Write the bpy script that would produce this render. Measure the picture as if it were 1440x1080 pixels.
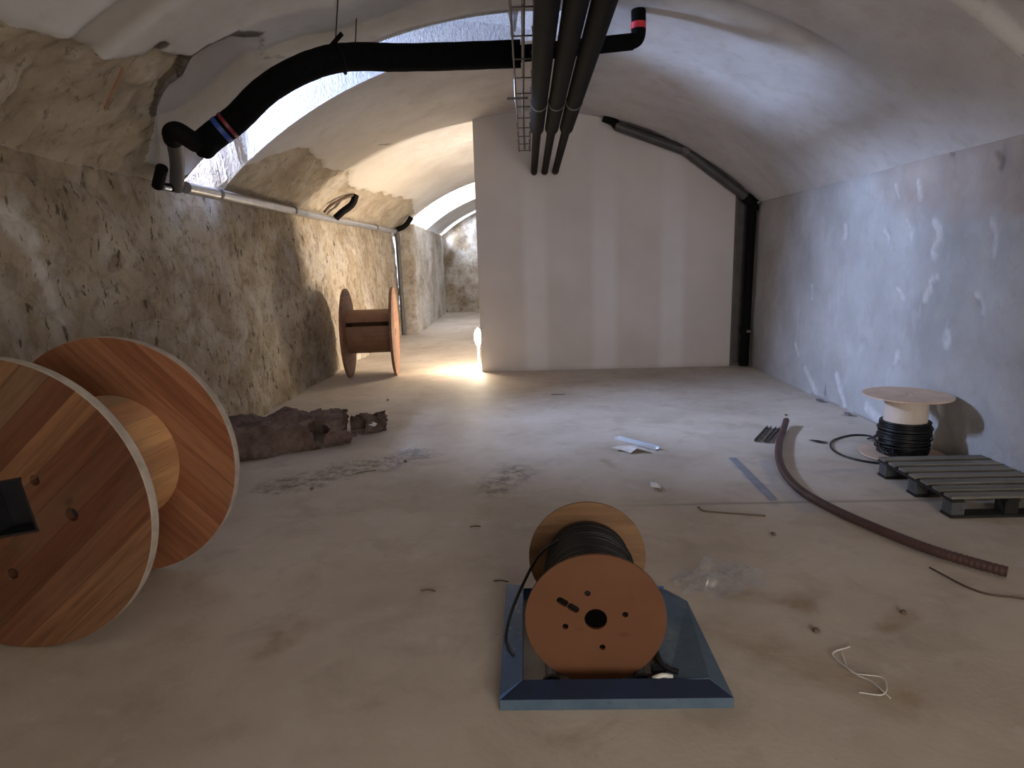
import bpy, bmesh, math, random
import numpy as np
from mathutils import Vector, Matrix, noise
random.seed(7)
S = bpy.context.scene
C = S.collection
PI = math.pi
for o in list(bpy.data.objects):
    bpy.data.objects.remove(o)

# ------------------------------------------------------------------ camera
FPX = 871.0
PITCH, ROLL, YAW = 0.1918, -0.0291, -0.0273
fw = Vector((math.sin(YAW)*math.cos(PITCH), math.cos(YAW)*math.cos(PITCH), -math.sin(PITCH)))
rt = Vector((math.cos(YAW), -math.sin(YAW), 0))
up = rt.cross(fw)
rR = rt*math.cos(ROLL)+up*math.sin(ROLL)
rU = -rt*math.sin(ROLL)+up*math.cos(ROLL)
cd = bpy.data.cameras.new('camera')
cam = bpy.data.objects.new('camera', cd)
C.objects.link(cam)
M3 = Matrix((rR, rU, -fw)).transposed()
cam.matrix_world = Matrix.Translation((0, 0, 1.5)) @ M3.to_4x4()
cd.sensor_fit = 'HORIZONTAL'
cd.sensor_width = 36.0
cd.lens = FPX*36.0/1440.0
cd.clip_start = 0.05
cd.clip_end = 200
S.camera = cam

# ------------------------------------------------------------------ world, exposure
w = bpy.data.worlds.new('world')
S.world = w
w.use_nodes = True
w.node_tree.nodes['Background'].inputs[0].default_value = (0.75, 0.85, 1.0, 1)
w.node_tree.nodes['Background'].inputs[1].default_value = 1.0
S.view_settings.view_transform = 'Standard'
S.view_settings.look = 'None'
S.view_settings.gamma = 1
S.view_settings.exposure = 1.22
S.view_settings.use_curve_mapping = False

# ------------------------------------------------------------------ lights
def area(name, loc, look, sx, sy, power, col, spread=PI):
    l = bpy.data.lights.new(name, 'AREA')
    l.shape = 'RECTANGLE'; l.size = sx; l.size_y = sy
    l.energy = power; l.color = col; l.spread = spread
    o = bpy.data.objects.new(name, l)
    C.objects.link(o)
    o.location = loc
    d = (Vector(look)-Vector(loc)).normalized()
    o.rotation_euler = d.to_track_quat('-Z', 'Y').to_euler()
    return o
DAY = (0.50, 0.64, 1.0)
area('daylight_near_window', (-3.95, 5.66, 3.22), (0.0, 5.66, 1.75), 0.60, 0.60, 138, DAY, 2.5)
area('daylight_passage_window', (-3.50, 15.3, 3.0), (0, 15.3, 2.2), 1.6, 0.6, 330, (0.86, 0.92, 1.0))
area('daylight_end_window', (-3.2, 19.75, 3.1), (0, 19.75, 1.6), 0.6, 0.6, 100, (0.72, 0.82, 1.0))
area('rear_fill', (1.5, -2.9, 1.35), (0.9, 5, 1.2), 2.2, 1.9, 46, (1.0, 0.85, 0.67))  # added fill behind the camera to brighten the foreground
area('daylight_behind_partition', (2.5, 9.75, 1.0), (-2.8, 9.0, .8), 0.5, 0.9, 80, (1.0, 0.85, 0.68), 2.2)

# ------------------------------------------------------------------ node helpers
class NT:
    def __init__(s, name):
        s.m = bpy.data.materials.new(name); s.m.use_nodes = True
        s.n = s.m.node_tree.nodes; s.l = s.m.node_tree.links
        s.b = s.n['Principled BSDF']
        s.tc = s.n.new('ShaderNodeTexCoord')
    def link(s, a, b): s.l.new(a, b)
    def noise(s, scale, detail=4, rough=.55, vec=None, dist=0.0):
        t = s.n.new('ShaderNodeTexNoise'); t.inputs['Scale'].default_value = scale
        t.inputs['Detail'].default_value = detail; t.inputs['Roughness'].default_value = rough
        t.inputs['Distortion'].default_value = dist
        s.link(vec or s.tc.outputs['Object'], t.inputs['Vector'])
        return t.outputs['Fac']
    def map(s, scale=(1, 1, 1), loc=(0, 0, 0), rot=(0, 0, 0), vec=None):
        t = s.n.new('ShaderNodeMapping')
        t.inputs['Scale'].default_value = scale; t.inputs['Location'].default_value = loc
        t.inputs['Rotation'].default_value = rot
        s.link(vec or s.tc.outputs['Object'], t.inputs['Vector'])
        return t.outputs['Vector']
    def ramp(s, fac, stops, interp='LINEAR'):
        t = s.n.new('ShaderNodeValToRGB'); t.color_ramp.interpolation = interp
        e = t.color_ramp.elements
        while len(e) < len(stops): e.new(0.5)
        for i, (p, c) in enumerate(stops):
            e[i].position = p
            e[i].color = (c, c, c, 1) if isinstance(c, (int, float)) else (*c, 1)
        s.link(fac, t.inputs['Fac'])
        return t.outputs['Color']
    def mix(s, fac, a, b, mode='MIX'):
        t = s.n.new('ShaderNodeMix'); t.data_type = 'RGBA'; t.blend_type = mode
        for sock, v in ((t.inputs[0], fac), (t.inputs[6], a), (t.inputs[7], b)):
            if isinstance(v, (int, float)): sock.default_value = v if sock == t.inputs[0] else (v, v, v, 1)
            elif isinstance(v, tuple): sock.default_value = (*v, 1)
            else: s.link(v, sock)
        return t.outputs[2]
    def math(s, op, a, b=0.0, clamp=False):
        t = s.n.new('ShaderNodeMath'); t.operation = op; t.use_clamp = clamp
        for sock, v in ((t.inputs[0], a), (t.inputs[1], b)):
            if isinstance(v, (int, float)): sock.default_value = v
            else: s.link(v, sock)
        return t.outputs[0]
    def attr(s, name):
        t = s.n.new('ShaderNodeAttribute'); t.attribute_name = name
        return t.outputs['Fac']
    def sep(s, vec=None):
        t = s.n.new('ShaderNodeSeparateXYZ'); s.link(vec or s.tc.outputs['Object'], t.inputs[0])
        return t.outputs
    def voronoi(s, scale, vec=None, feature='F1', out='Distance'):
        t = s.n.new('ShaderNodeTexVoronoi'); t.inputs['Scale'].default_value = scale; t.feature = feature
        s.link(vec or s.tc.outputs['Object'], t.inputs['Vector'])
        return t.outputs[out]
    def bump(s, h, strength=.5, dist=.02, normal=None):
        t = s.n.new('ShaderNodeBump'); t.inputs['Strength'].default_value = strength
        t.inputs['Distance'].default_value = dist
        s.link(h, t.inputs['Height'])
        if normal: s.link(normal, t.inputs['Normal'])
        return t.outputs['Normal']
    def done(s, color=None, rough=.8, metal=0.0, normal=None, spec=None):
        if color is not None:
            if isinstance(color, tuple): s.b.inputs['Base Color'].default_value = (*color, 1)
            else: s.link(color, s.b.inputs['Base Color'])
        if isinstance(rough, (int, float)): s.b.inputs['Roughness'].default_value = rough
        else: s.link(rough, s.b.inputs['Roughness'])
        s.b.inputs['Metallic'].default_value = metal
        if spec is not None: s.b.inputs['Specular IOR Level'].default_value = spec
        if normal: s.link(normal, s.b.inputs['Normal'])
        return s.m

def simple(name, col, rough=.6, metal=0.0, var=.25, scale=12, bump=.0, spec=None):
    t = NT(name)
    n = t.noise(scale, 4)
    c = t.ramp(n, [(.3, tuple(x*(1-var) for x in col)), (.7, tuple(min(1, x*(1+var)) for x in col))])
    nm = t.bump(t.noise(scale*4, 3), bump, .01) if bump else None
    return t.done(c, rough, metal, nm, spec)

def stone_color(t):
    """bare rubble and tufa blocks: beige, grey and brown blotches, pits"""
    a = t.noise(1.3, 5, .6)
    col = t.ramp(a, [(.30, (.20, .155, .105)), (.45, (.31, .25, .18)), (.58, (.40, .34, .26)), (.75, (.50, .46, .40))])
    b = t.noise(6.5, 5, .65)
    col = t.mix(t.ramp(b, [(.36, .60), (.5, 0)]), col, (.15, .11, .075))
    g = t.noise(3.1, 4, .6, t.map(loc=(4, 2, 9)))
    col = t.mix(t.ramp(g, [(.52, 0), (.66, .55)]), col, (.42, .39, .36))
    # block joints, crooked
    vec = t.n.new('ShaderNodeVectorMath'); vec.operation = 'ADD'
    nn = t.n.new('ShaderNodeTexNoise'); nn.inputs['Scale'].default_value = 2.5
    t.link(t.tc.outputs['Object'], nn.inputs['Vector'])
    sc = t.n.new('ShaderNodeVectorMath'); sc.operation = 'SCALE'; sc.inputs['Scale'].default_value = .16
    t.link(nn.outputs['Color'], sc.inputs[0])
    t.link(t.tc.outputs['Object'], vec.inputs[0]); t.link(sc.outputs[0], vec.inputs[1])
    vz = t.map(scale=(.3, 3.2, 4.2), vec=vec.outputs[0])
    j = t.voronoi(1.0, vz, 'DISTANCE_TO_EDGE')
    joint = t.ramp(j, [(.0, 1), (.05, 0)])
    col = t.mix(t.math('MULTIPLY', joint, .16), col, (.11, .085, .06))
    pit = t.ramp(t.noise(14, 4, .7, t.map(scale=(1, 1.35, .55))), [(.345, 1), (.40, 0)])
    col = t.mix(t.math('MULTIPLY', pit, .8), col, (.055, .038, .025))
    h = t.math('ADD', t.math('MULTIPLY', b, .7), t.math('MULTIPLY', t.noise(28, 4, .7), .35))
    h = t.math('SUBTRACT', h, t.math('MULTIPLY', joint, .12))
    h = t.math('SUBTRACT', h, t.math('MULTIPLY', pit, .6))
    return col, h

def plaster_color(t):
    a = t.noise(1.1, 5, .6)
    col = t.ramp(a, [(.3, (.46, .44, .43)), (.5, (.56, .545, .535)), (.7, (.64, .63, .625))])
    s = t.noise(7, 5, .6)
    col = t.mix(t.ramp(s, [(.3, .35), (.48, 0)]), col, (.40, .36, .31))
    h = t.math('ADD', t.math('MULTIPLY', t.noise(60, 3, .6), .25), t.math('MULTIPLY', s, .8))
    return col, h

# left wall / bare stone, with whitish smears
t = NT('rough_stone')
sc_, sh_ = stone_color(t)
sm = t.math('MULTIPLY', t.attr('smear'), t.ramp(t.noise(9, 4, .6), [(.30, .3), (.6, 1)]))
sc_ = t.mix(sm, sc_, (.62, .60, .58))
M_stone = t.done(sc_, .92, 0, t.bump(sh_, .75, .035), spec=.2)

# vault: plaster with the bare stone showing where it fell off
t = NT('vault_plaster')
pc, ph = plaster_color(t)
sc2, sh2 = stone_color(t)
sc2 = t.mix(.35, sc2, (.47, .40, .30))
m = t.attr('stone')
mm = t.ramp(t.math('ADD', m, t.math('MULTIPLY', t.math('SUBTRACT', t.noise(14, 4, .7), .5), .5)), [(.46, 0), (.54, 1)])
br = t.attr('brown')
pc = t.mix(t.math('MULTIPLY', br, .75), pc, (.27, .225, .18))
cr = t.attr('cream_glow')
pc = t.mix(t.math('MULTIPLY', cr, .7), pc, (.56, .50, .41))
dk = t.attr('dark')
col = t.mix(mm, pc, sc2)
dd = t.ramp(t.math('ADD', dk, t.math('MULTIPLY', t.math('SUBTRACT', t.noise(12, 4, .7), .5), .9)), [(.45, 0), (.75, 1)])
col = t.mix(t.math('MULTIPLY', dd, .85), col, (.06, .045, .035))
hh = t.math('ADD', t.math('MULTIPLY', ph, .35), t.math('MULTIPLY', t.math('MULTIPLY', mm, sh2), 1.0))
hh = t.math('ADD', hh, t.math('MULTIPLY', t.math('SUBTRACT', 1.0, mm), .6))
M_vault = t.done(col, .85, 0, t.bump(hh, .6, .025), spec=.25)

# window recess faces: rough cast plaster high up, stone near the wall
t = NT('rough_cast')
sc3, sh3 = stone_color(t)
sc3 = t.mix(.35, sc3, (.20, .14, .105))
x = t.sep()[0]
mk = t.math('ADD', t.math('MULTIPLY', t.math('ADD', x, 2.58), 4.0), t.math('MULTIPLY', t.math('SUBTRACT', t.noise(5, 4, .6), .5), 1.5))
mk = t.ramp(mk, [(.0, 0), (.08, 1)])
gr = t.noise(38, 4, .7, t.map(scale=(1.3, 1, .7)))
rc = t.ramp(gr, [(.35, (.56, .54, .54)), (.6, (.76, .75, .75))])
endm = t.ramp(t.math('ADD', x, t.math('MULTIPLY', gr, .15)), [(.40, 0), (.60, 1)])
rc = t.mix(endm, rc, (.55, .535, .525))
M_cast = t.done(t.mix(mk, sc3, rc), .85, 0, t.bump(t.math('ADD', t.math('MULTIPLY', sh3, .4), t.math('MULTIPLY', t.math('MULTIPLY', gr, 1.2), t.math('SUBTRACT', 1.0, endm))), .9, .03))

# right wall
t = NT('patched_plaster_wall')
a = t.noise(1.4, 5, .6)
col = t.ramp(a, [(.3, (.32, .31, .30)), (.55, (.41, .405, .40)), (.75, (.48, .475, .475))])
fine = t.noise(11, 5, .65)
col = t.mix(t.ramp(fine, [(.30, .45), (.47, 0)]), col, (.36, .32, .29))
col = t.mix(t.ramp(t.noise(4.5, 5, .65, t.map(scale=(1, 1.4, .6), loc=(3, 7, 1))), [(.56, 0), (.68, .2)]), col, (.60, .60, .60))
bk = t.attr('brick')
bkm = t.ramp(t.math('ADD', bk, t.math('MULTIPLY', t.math('SUBTRACT', t.noise(5, 4, .7), .5), .9)), [(.35, 0), (.75, 1)])
brc = t.ramp(t.noise(4, 4), [(.35, (.36, .285, .245)), (.6, (.43, .365, .315)), (.75, (.47, .42, .35))])
col = t.mix(t.math('MULTIPLY', bkm, .75), col, brc)
col = t.mix(t.math('MULTIPLY', t.math('MULTIPLY', t.attr('smear'), .48), t.ramp(t.noise(13, 3), [(.35, .45), (.6, 1)])), col, (.70, .69, .69))
col = t.mix(t.math('MULTIPLY', t.attr('dark'), .8), col, (.20, .17, .15))
M_rwall = t.done(col, .85, 0, t.bump(t.math('ADD', fine, t.math('MULTIPLY', t.noise(45, 3), .3)), .5, .02), spec=.25)

# floor
t = NT('dusty_concrete')
a = t.noise(.8, 6, .6)
col = t.ramp(a, [(.32, (.42, .36, .295)), (.5, (.52, .455, .385)), (.68, (.60, .54, .475))])
b = t.noise(3.5, 6, .65, t.map(loc=(5, 3, 0)), .4)
col = t.mix(t.ramp(b, [(.33, .45), (.5, 0)]), col, (.33, .27, .21))
sp = t.ramp(t.noise(24, 3, .6), [(.24, 1), (.29, 0)])
col = t.mix(t.math('MULTIPLY', sp, .35), col, (.16, .12, .09))
wp = t.ramp(t.noise(5.3, 5, .6, t.map(loc=(9, 1, 3))), [(.58, 0), (.7, .35)])
col = t.mix(wp, col, (.62, .60, .57))
st = t.math('MULTIPLY', t.attr('stain'), t.ramp(t.noise(13, 5, .75), [(.42, 0), (.60, 1)]))
col = t.mix(t.math('MULTIPLY', st, .75), col, (.11, .09, .075))
col = t.mix(t.math('MULTIPLY', t.attr('blue'), .55), col, (.33, .34, .37))
col = t.mix(t.math('MULTIPLY', t.attr('rust'), t.ramp(b, [(.3, .75), (.6, .2)])), col, (.28, .19, .11))
col = t.mix(t.math('MULTIPLY', t.attr('joint'), .6), col, (.17, .14, .12))
M_floor = t.done(col, t.ramp(b, [(.3, .62), (.7, .8)]), 0, t.bump(t.math('ADD', b, t.math('MULTIPLY', t.noise(40, 3), .25)), .25, .015), spec=.3)

# drywall with filled joints
t = NT('plasterboard')
sx_, sy_, sz_ = t.sep()
base = t.ramp(t.noise(1.2, 4), [(.3, (.62, .57, .54)), (.7, (.70, .65, .62))])
stripe = None
for xc, hw in ((.13, .16), (1.08, .17), (2.01, .16)):
    d = t.math('ABSOLUTE', t.math('SUBTRACT', sx_, xc))
    s_ = t.ramp(t.math('DIVIDE', d, hw*2), [(.32, 1), (.62, 0)])
    stripe = s_ if stripe is None else t.math('ADD', stripe, s_, True)
col = t.mix(t.math('MULTIPLY', stripe, t.math('MULTIPLY', t.ramp(t.noise(2.0, 3), [(.3, .45), (.7, .8)]), t.ramp(t.math('DIVIDE', sz_, 3.4), [(.45, 1), (.85, .25)]))), base, (.80, .78, .78))
ft = t.ramp(t.math('ADD', sz_, t.math('MULTIPLY', t.noise(6, 3), .06)), [(.03, 1), (.09, 0)])
col = t.mix(t.math('MULTIPLY', ft, .3), col, (.32, .27, .22))
M_dry = t.done(col, .8, 0, t.bump(t.noise(25, 3), .1, .01))

def wood(name, plank, ang, cols, grain_axis=0, rough=.6, knots=True, planks=True, tint=.9):
    """boards laid side by side; ang turns them about the object's Y"""
    t = NT(name)
    v = t.map(rot=(0, ang, 0))
    x, y, z = t.sep(v)
    k = t.math('FLOOR', t.math('DIVIDE', z, plank))
    wn = t.n.new('ShaderNodeTexWhiteNoise'); wn.noise_dimensions = '1D'
    t.link(k, wn.inputs['W'])
    cb = t.ramp(wn.outputs['Value'], [(0, cols[0]), (.35, cols[1]), (.7, cols[2]), (1, cols[3])])
    off = t.n.new('ShaderNodeCombineXYZ')
    t.link(t.math('ADD', x, t.math('MULTIPLY', k, 3.7)), off.inputs[0]); t.link(y, off.inputs[1]); t.link(z, off.inputs[2])
    g = t.noise(9, 5, .6, t.map(scale=(.22, 1, 3.2), vec=off.outputs[0]), .8)
    c = t.mix(t.ramp(g, [(.35, .55), (.6, 0)]), cb, tuple(q*.45 for q in cols[0]))
    g2 = t.noise(3, 3, .5, t.map(scale=(.35, 1, 1.4), vec=off.outputs[0]))
    c = t.mix(t.ramp(g2, [(.5, 0), (.72, .5)]), c, cols[3])
    h = g
    if planks:
        fr = t.math('FRACT', t.math('DIVIDE', z, plank))
        e = t.math('MINIMUM', fr, t.math('SUBTRACT', 1.0, fr))
        gap = t.ramp(e, [(.0, 1), (.022, 0)])
        c = t.mix(t.math('MULTIPLY', gap, .55), c, (.02, .011, .006))
        h = t.math('SUBTRACT', g, t.math('MULTIPLY', gap, .8))
    if knots:
        vo = t.voronoi(2.6, t.map(scale=(.8, .01, 1.3), vec=v))
        kn = t.ramp(vo, [(.035, 1), (.075, 0)])
        c = t.mix(t.math('MULTIPLY', kn, .85), c, (.06, .03, .015))
    return t.done(c, rough, 0, t.bump(h, .25, .006), spec=.3)

M_bigwood = wood('pine_planks', .105, .72, [(.10, .036, .018), (.17, .068, .032), (.24, .12, .058), (.14, .085, .05)])
M_bigwood2 = wood('pine_planks_inner', .105, -.80, [(.25, .095, .045), (.29, .115, .055), (.33, .14, .07), (.29, .13, .068)])
M_rim = simple('worn_pale_rim', (.44, .38, .32), .8, 0, .2, 14, .3)
t = NT('barrel_staves')
ca = t.n.new('ShaderNodeTexCoord')
x, y, z = t.sep()
an = t.math('ARCTAN2', z, x)
k = t.math('FLOOR', t.math('DIVIDE', t.math('ADD', an, .08), .42))
wn = t.n.new('ShaderNodeTexWhiteNoise'); wn.noise_dimensions = '1D'; t.link(k, wn.inputs['W'])
c = t.ramp(wn.outputs['Value'], [(0, (.80, .46, .22)), (.35, (.84, .52, .26)), (.55, (.70, .36, .17)), (.75, (.50, .42, .29)), (1, (.78, .33, .15))])
g = t.noise(14, 4, .6, t.map(scale=(1, .12, 1)))
c = t.mix(t.ramp(g, [(.35, .35), (.55, 0)]), c, (.25, .12, .05))
M_stave = t.done(c, .55, 0, t.bump(g, .2, .005), spec=.3)
M_ply = wood('fibreboard', .8, 0, [(.22, .125, .065), (.23, .13, .07), (.24, .135, .072), (.23, .13, .07)], rough=.7, knots=False, planks=False)
t = NT('scuffed_fibreboard')
base = t.ramp(t.noise(3, 3), [(.3, (.118, .048, .022)), (.7, (.145, .062, .029))])
vo = t.voronoi(9, t.map(scale=(.55, .01, 1.1)))
sc_ = t.ramp(t.math('ADD', vo, t.math('MULTIPLY', t.noise(20, 3), .12)), [(.10, 1), (.2, 0)])
c = t.mix(t.math('MULTIPLY', sc_, .55), base, (.075, .032, .016))
fg = t.noise(26, 4, .6, t.map(scale=(.3, 1, 2)))
c = t.mix(t.ramp(fg, [(.35, .2), (.5, 0)]), c, (.10, .05, .025))
M_scuff = t.done(c, .7, 0, t.bump(fg, .12, .004), spec=.25)
M_palebd = simple('pale_board', (.60, .44, .33), .75, 0, .1, 10)
M_cardboard = simple('pale_cardboard_drum', (.66, .56, .48), .75, 0, .06, 12)
M_cable = simple('black_cable', (.006, .006, .007), .42, 0, .3, 20)
M_foam = simple('black_foam_insulation', (.004, .004, .0045), .9, 0, .3, 20, .2, .08)
M_hole = simple('painted_hollow_shade', (.0015, .0013, .0013), .95, spec=.05)  # near-black colour paints the shade inside holes and drum hollows
M_steelblk = simple('dark_hub_steel', (.02, .02, .024), .5, .3)
M_pipeblk = simple('dark_plastic_pipe', (.005, .0045, .005), .75, 0, .2, 8, 0, .12)
M_pipegrey = simple('grey_plastic_pipe', (.085, .083, .083), .5, 0, .15, 6)
M_dkgrey = simple('dark_grey_pipe', (.055, .052, .05), .5, 0, .25, 5)
M_galv = simple('galvanised_steel', (.46, .46, .47), .38, .75, .15, 9)
M_galvdull = simple('dull_steel_stud', (.13, .115, .11), .6, .2, .15, 6)
M_rust = simple('rusty_iron', (.10, .06, .04), .8, .2, .4, 25)
M_red = simple('red_tape', (.62, .03, .05), .5)
M_bluetape = simple('blue_tape', (.02, .06, .30), .5)
M_whiteb = simple('off_white_bracket', (.6, .6, .58), .5)
t = NT('blue_paint')
a = t.noise(5, 5, .65)
c = t.ramp(a, [(.35, (.026, .070, .175)), (.6, (.042, .105, .24)), (.75, (.08, .15, .26))])
c = t.mix(t.ramp(t.noise(22, 5, .7), [(.60, 0), (.72, .6)]), c, (.30, .33, .36))
c = t.mix(t.ramp(t.noise(9, 5, .7, t.map(loc=(3, 3, 3))), [(.28, .9), (.34, 0)]), c, (.07, .045, .03))
M_blue = t.done(c, .55, 0, t.bump(a, .15, .004))
t = NT('blue_paint_dusty')
c = t.ramp(a := t.noise(6, 5, .65), [(.3, (.045, .085, .14)), (.6, (.085, .13, .18)), (.75, (.17, .19, .21))])
c = t.mix(t.ramp(t.noise(30, 4, .7), [(.30, .8), (.35, 0)]), c, (.06, .05, .05))
M_bluedust = t.done(c, .7, 0, t.bump(a, .15, .004))
M_navy = simple('dark_blue_paint', (.003, .010, .034), .5, 0, .3, 9)
M_roller = simple('grey_rubber_roller', (.13, .13, .135), .6, 0, .2, 9)
t = NT('weathered_dark_wood')
g = t.noise(16, 5, .65, t.map(scale=(.12, 1.4, 1)))
c = t.ramp(g, [(.3, (.11, .108, .098)), (.55, (.20, .19, .17)), (.75, (.27, .25, .225))])
c = t.mix(t.ramp(t.noise(3, 3), [(.5, 0), (.7, .4)]), c, (.07, .075, .05))
M_pallet = t.done(c, .8, 0, t.bump(g, .3, .006))
M_palletd = simple('near_black_wood', (.012, .012, .011), .85, 0, .35, 14, .2)  # near-black tone of the boards and blocks under the deck
M_palletb = simple('grey_block_wood', (.075, .08, .085), .85, 0, .3, 14, .2)
M_hose = simple('brown_corrugated_plastic', (.070, .036, .031), .55, 0, .15, 6)
M_hosein = simple('dark_tube_end', (.05, .025, .02), .7)
t = NT('mouldy_felt')
a = t.noise(7, 5, .65)
c = t.ramp(a, [(.3, (.085, .058, .048)), (.5, (.15, .105, .092)), (.7, (.22, .165, .145))])
c = t.mix(t.ramp(t.noise(22, 4, .7), [(.3, .6), (.42, 0)]), c, (.05, .03, .022))
M_felt = t.done(c, .95, 0, t.bump(t.math('ADD', a, t.math('MULTIPLY', t.noise(40, 4), .4)), .8, .03), spec=.1)
M_alu = simple('bright_aluminium', (.75, .80, .86), .3, .6, .05, 9)
M_zinc = simple('dull_zinc_channel', (.17, .16, .155), .5, .3, .2, 9)
M_paper = simple('torn_white_paper', (.66, .65, .66), .8, 0, .15, 18)
M_twig = simple('dry_brown_twig', (.13, .095, .07), .85)
M_wire = simple('brown_wire', (.07, .045, .035), .6)
M_bluegrey = simple('blue_grey_plastic_strip', (.27, .28, .33), .6, 0, .2, 9)
M_lath = simple('reddish_lath', (.30, .15, .09), .8)
M_copper = simple('dark_copper', (.10, .035, .025), .5, .3)
t = NT('clear_plastic_film')
for n_ in list(t.n):
    if n_.type != 'OUTPUT_MATERIAL': t.n.remove(n_)
out = t.n['Material Output']
tr = t.n.new('ShaderNodeBsdfTransparent'); tr.inputs[0].default_value = (.93, .94, .96, 1)
gl = t.n.new('ShaderNodeBsdfGlossy'); gl.inputs['Roughness'].default_value = .22
gl.inputs['Color'].default_value = (.9, .92, 1, 1)
df = t.n.new('ShaderNodeBsdfDiffuse'); df.inputs[0].default_value = (.8, .8, .84, 1)
m1 = t.n.new('ShaderNodeMixShader'); m1.inputs[0].default_value = .09
m2 = t.n.new('ShaderNodeMixShader'); m2.inputs[0].default_value = .07
t.link(tr.outputs[0], m1.inputs[1]); t.link(gl.outputs[0], m1.inputs[2])
t.link(m1.outputs[0], m2.inputs[1]); t.link(df.outputs[0], m2.inputs[2])
t.link(m2.outputs[0], out.inputs[0])
M_film = t.m
t = NT('glowing_bulb')
t.b.inputs['Base Color'].default_value = (1, .95, .85, 1)
t.b.inputs['Emission Color'].default_value = (1, .88, .68, 1)
t.b.inputs['Emission Strength'].default_value = 60
M_bulb = t.m

# ------------------------------------------------------------------ mesh helpers
def link(name, me, mats=None, parent=None, smooth=False):
    o = bpy.data.objects.new(name, me)
    C.objects.link(o)
    if mats is not None:
        for m_ in (mats if isinstance(mats, (list, tuple)) else [mats]):
            me.materials.append(m_)
    if parent: o.parent = parent
    if smooth:
        for p in me.polygons: p.use_smooth = True
    return o

def obj(name, bm, mats, parent=None, smooth=False, angle=None, bevel=0):
    bmesh.ops.recalc_face_normals(bm, faces=bm.faces)
    me = bpy.data.meshes.new(name); bm.to_mesh(me); bm.free()
    o = link(name, me, mats, parent, smooth or angle is not None)
    if bevel:
        b = o.modifiers.new('bevel', 'BEVEL'); b.width = bevel; b.segments = 2; b.limit_method = 'ANGLE'
    if angle is not None:
        me.set_sharp_from_angle(angle=angle)
    return o

def thing(name, label, cat, loc=(0, 0, 0), rz=0, group=None):
    o = bpy.data.objects.new(name, None); C.objects.link(o)
    o.empty_display_size = .1
    o.location = loc; o.rotation_euler = (0, 0, rz)
    o['label'] = label; o['category'] = cat
    if group: o['group'] = group
    return o

def tag(o, label, cat, group=None):
    o['label'] = label; o['category'] = cat
    if group: o['group'] = group
    return o

def struct(o):
    o['kind'] = 'structure'
    return o

def add_box(bm, c, s, rot=None, mat=0):
    x, y, z = s[0]/2, s[1]/2, s[2]/2
    R_ = rot or Matrix.Identity(3)
    vs = [bm.verts.new(Vector(c)+R_ @ Vector((i*x, j*y, k*z))) for i in (-1, 1) for j in (-1, 1) for k in (-1, 1)]
    for f in ((0, 1, 3, 2), (4, 6, 7, 5), (0, 4, 5, 1), (2, 3, 7, 6), (0, 2, 6, 4), (1, 5, 7, 3)):
        bm.faces.new([vs[i] for i in f]).material_index = mat
    return vs

def catmull(pts, n=8):
    P = [Vector(p) for p in pts]
    P = [P[0]*2-P[1]]+P+[P[-1]*2-P[-2]]
    out = []
    for i in range(1, len(P)-2):
        for k in range(n):
            u = k/n
            a, b, c, d = P[i-1], P[i], P[i+1], P[i+2]
            out.append(.5*((2*b)+(c-a)*u+(2*a-5*b+4*c-d)*u*u+(3*b-a-3*c+d)*u**3))
    out.append(P[-2])
    return out

def add_tube(bm, pts, r, seg=12, caps=True, mat=0):
    """tube along points; r a number or list"""
    P = [Vector(p) for p in pts]
    n = len(P)
    rs = r if isinstance(r, (list, tuple)) else [r]*n
    T = []
    for i in range(n):
        d = P[min(i+1, n-1)]-P[max(i-1, 0)]
        T.append(d.normalized() if d.length > 1e-9 else Vector((0, 0, 1)))
    a = Vector((0, 0, 1)) if abs(T[0].z) < .9 else Vector((1, 0, 0))
    N = T[0].cross(a).normalized()
    rings = []
    for i in range(n):
        N = (N-T[i]*N.dot(T[i])).normalized()
        B = T[i].cross(N)
        rings.append([bm.verts.new(P[i]+(N*math.cos(2*PI*k/seg)+B*math.sin(2*PI*k/seg))*rs[i]) for k in range(seg)])
    for i in range(n-1):
        for k in range(seg):
            f = bm.faces.new((rings[i][k], rings[i][(k+1) % seg], rings[i+1][(k+1) % seg], rings[i+1][k]))
            f.material_index = mat
    if caps:
        bm.faces.new(rings[0][::-1]).material_index = mat
        bm.faces.new(rings[-1]).material_index = mat
    return rings

def tube_obj(name, pts, r, mat, parent=None, seg=12):
    bm = bmesh.new(); add_tube(bm, pts, r, seg)
    return obj(name, bm, mat, parent, angle=.9)

def plate(outer, holes, th, mats, name, parent, y0=0.0, rim=0, hole_mat=None, bevel=0.0):
    """flat board in the XZ plane from y0 to y0+th with holes through"""
    bm = bmesh.new()
    E = []
    for lp in [outer]+holes:
        vs = [bm.verts.new((x_, y0, z_)) for x_, z_ in lp]
        for i in range(len(vs)): E.append(bm.edges.new((vs[i], vs[(i+1) % len(vs)])))
    bmesh.ops.triangle_fill(bm, use_beauty=True, use_dissolve=False, edges=E)
    f0 = list(bm.faces)
    r_ = bmesh.ops.extrude_face_region(bm, geom=f0)
    vs = [g for g in r_['geom'] if isinstance(g, bmesh.types.BMVert)]
    bmesh.ops.translate(bm, verts=vs, vec=(0, th, 0))
    bm.normal_update()
    ro = max(math.hypot(*p) for p in outer)
    for f in bm.faces:
        if abs(f.normal.y) < .5:
            c = f.calc_center_median()
            f.material_index = rim if math.hypot(c.x, c.z) > ro*.93 else 0
    return obj(name, bm, mats, parent, bevel=bevel)

def circ(cx, cz, r, n=24, wob=0):
    return [(cx+r*math.cos(2*PI*i/n), cz+r*math.sin(2*PI*i/n)) for i in range(n)]

def fbm(x, y, z, o=4):
    return noise.fractal((x, y, z), 1.0, 2.0, o)

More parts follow.
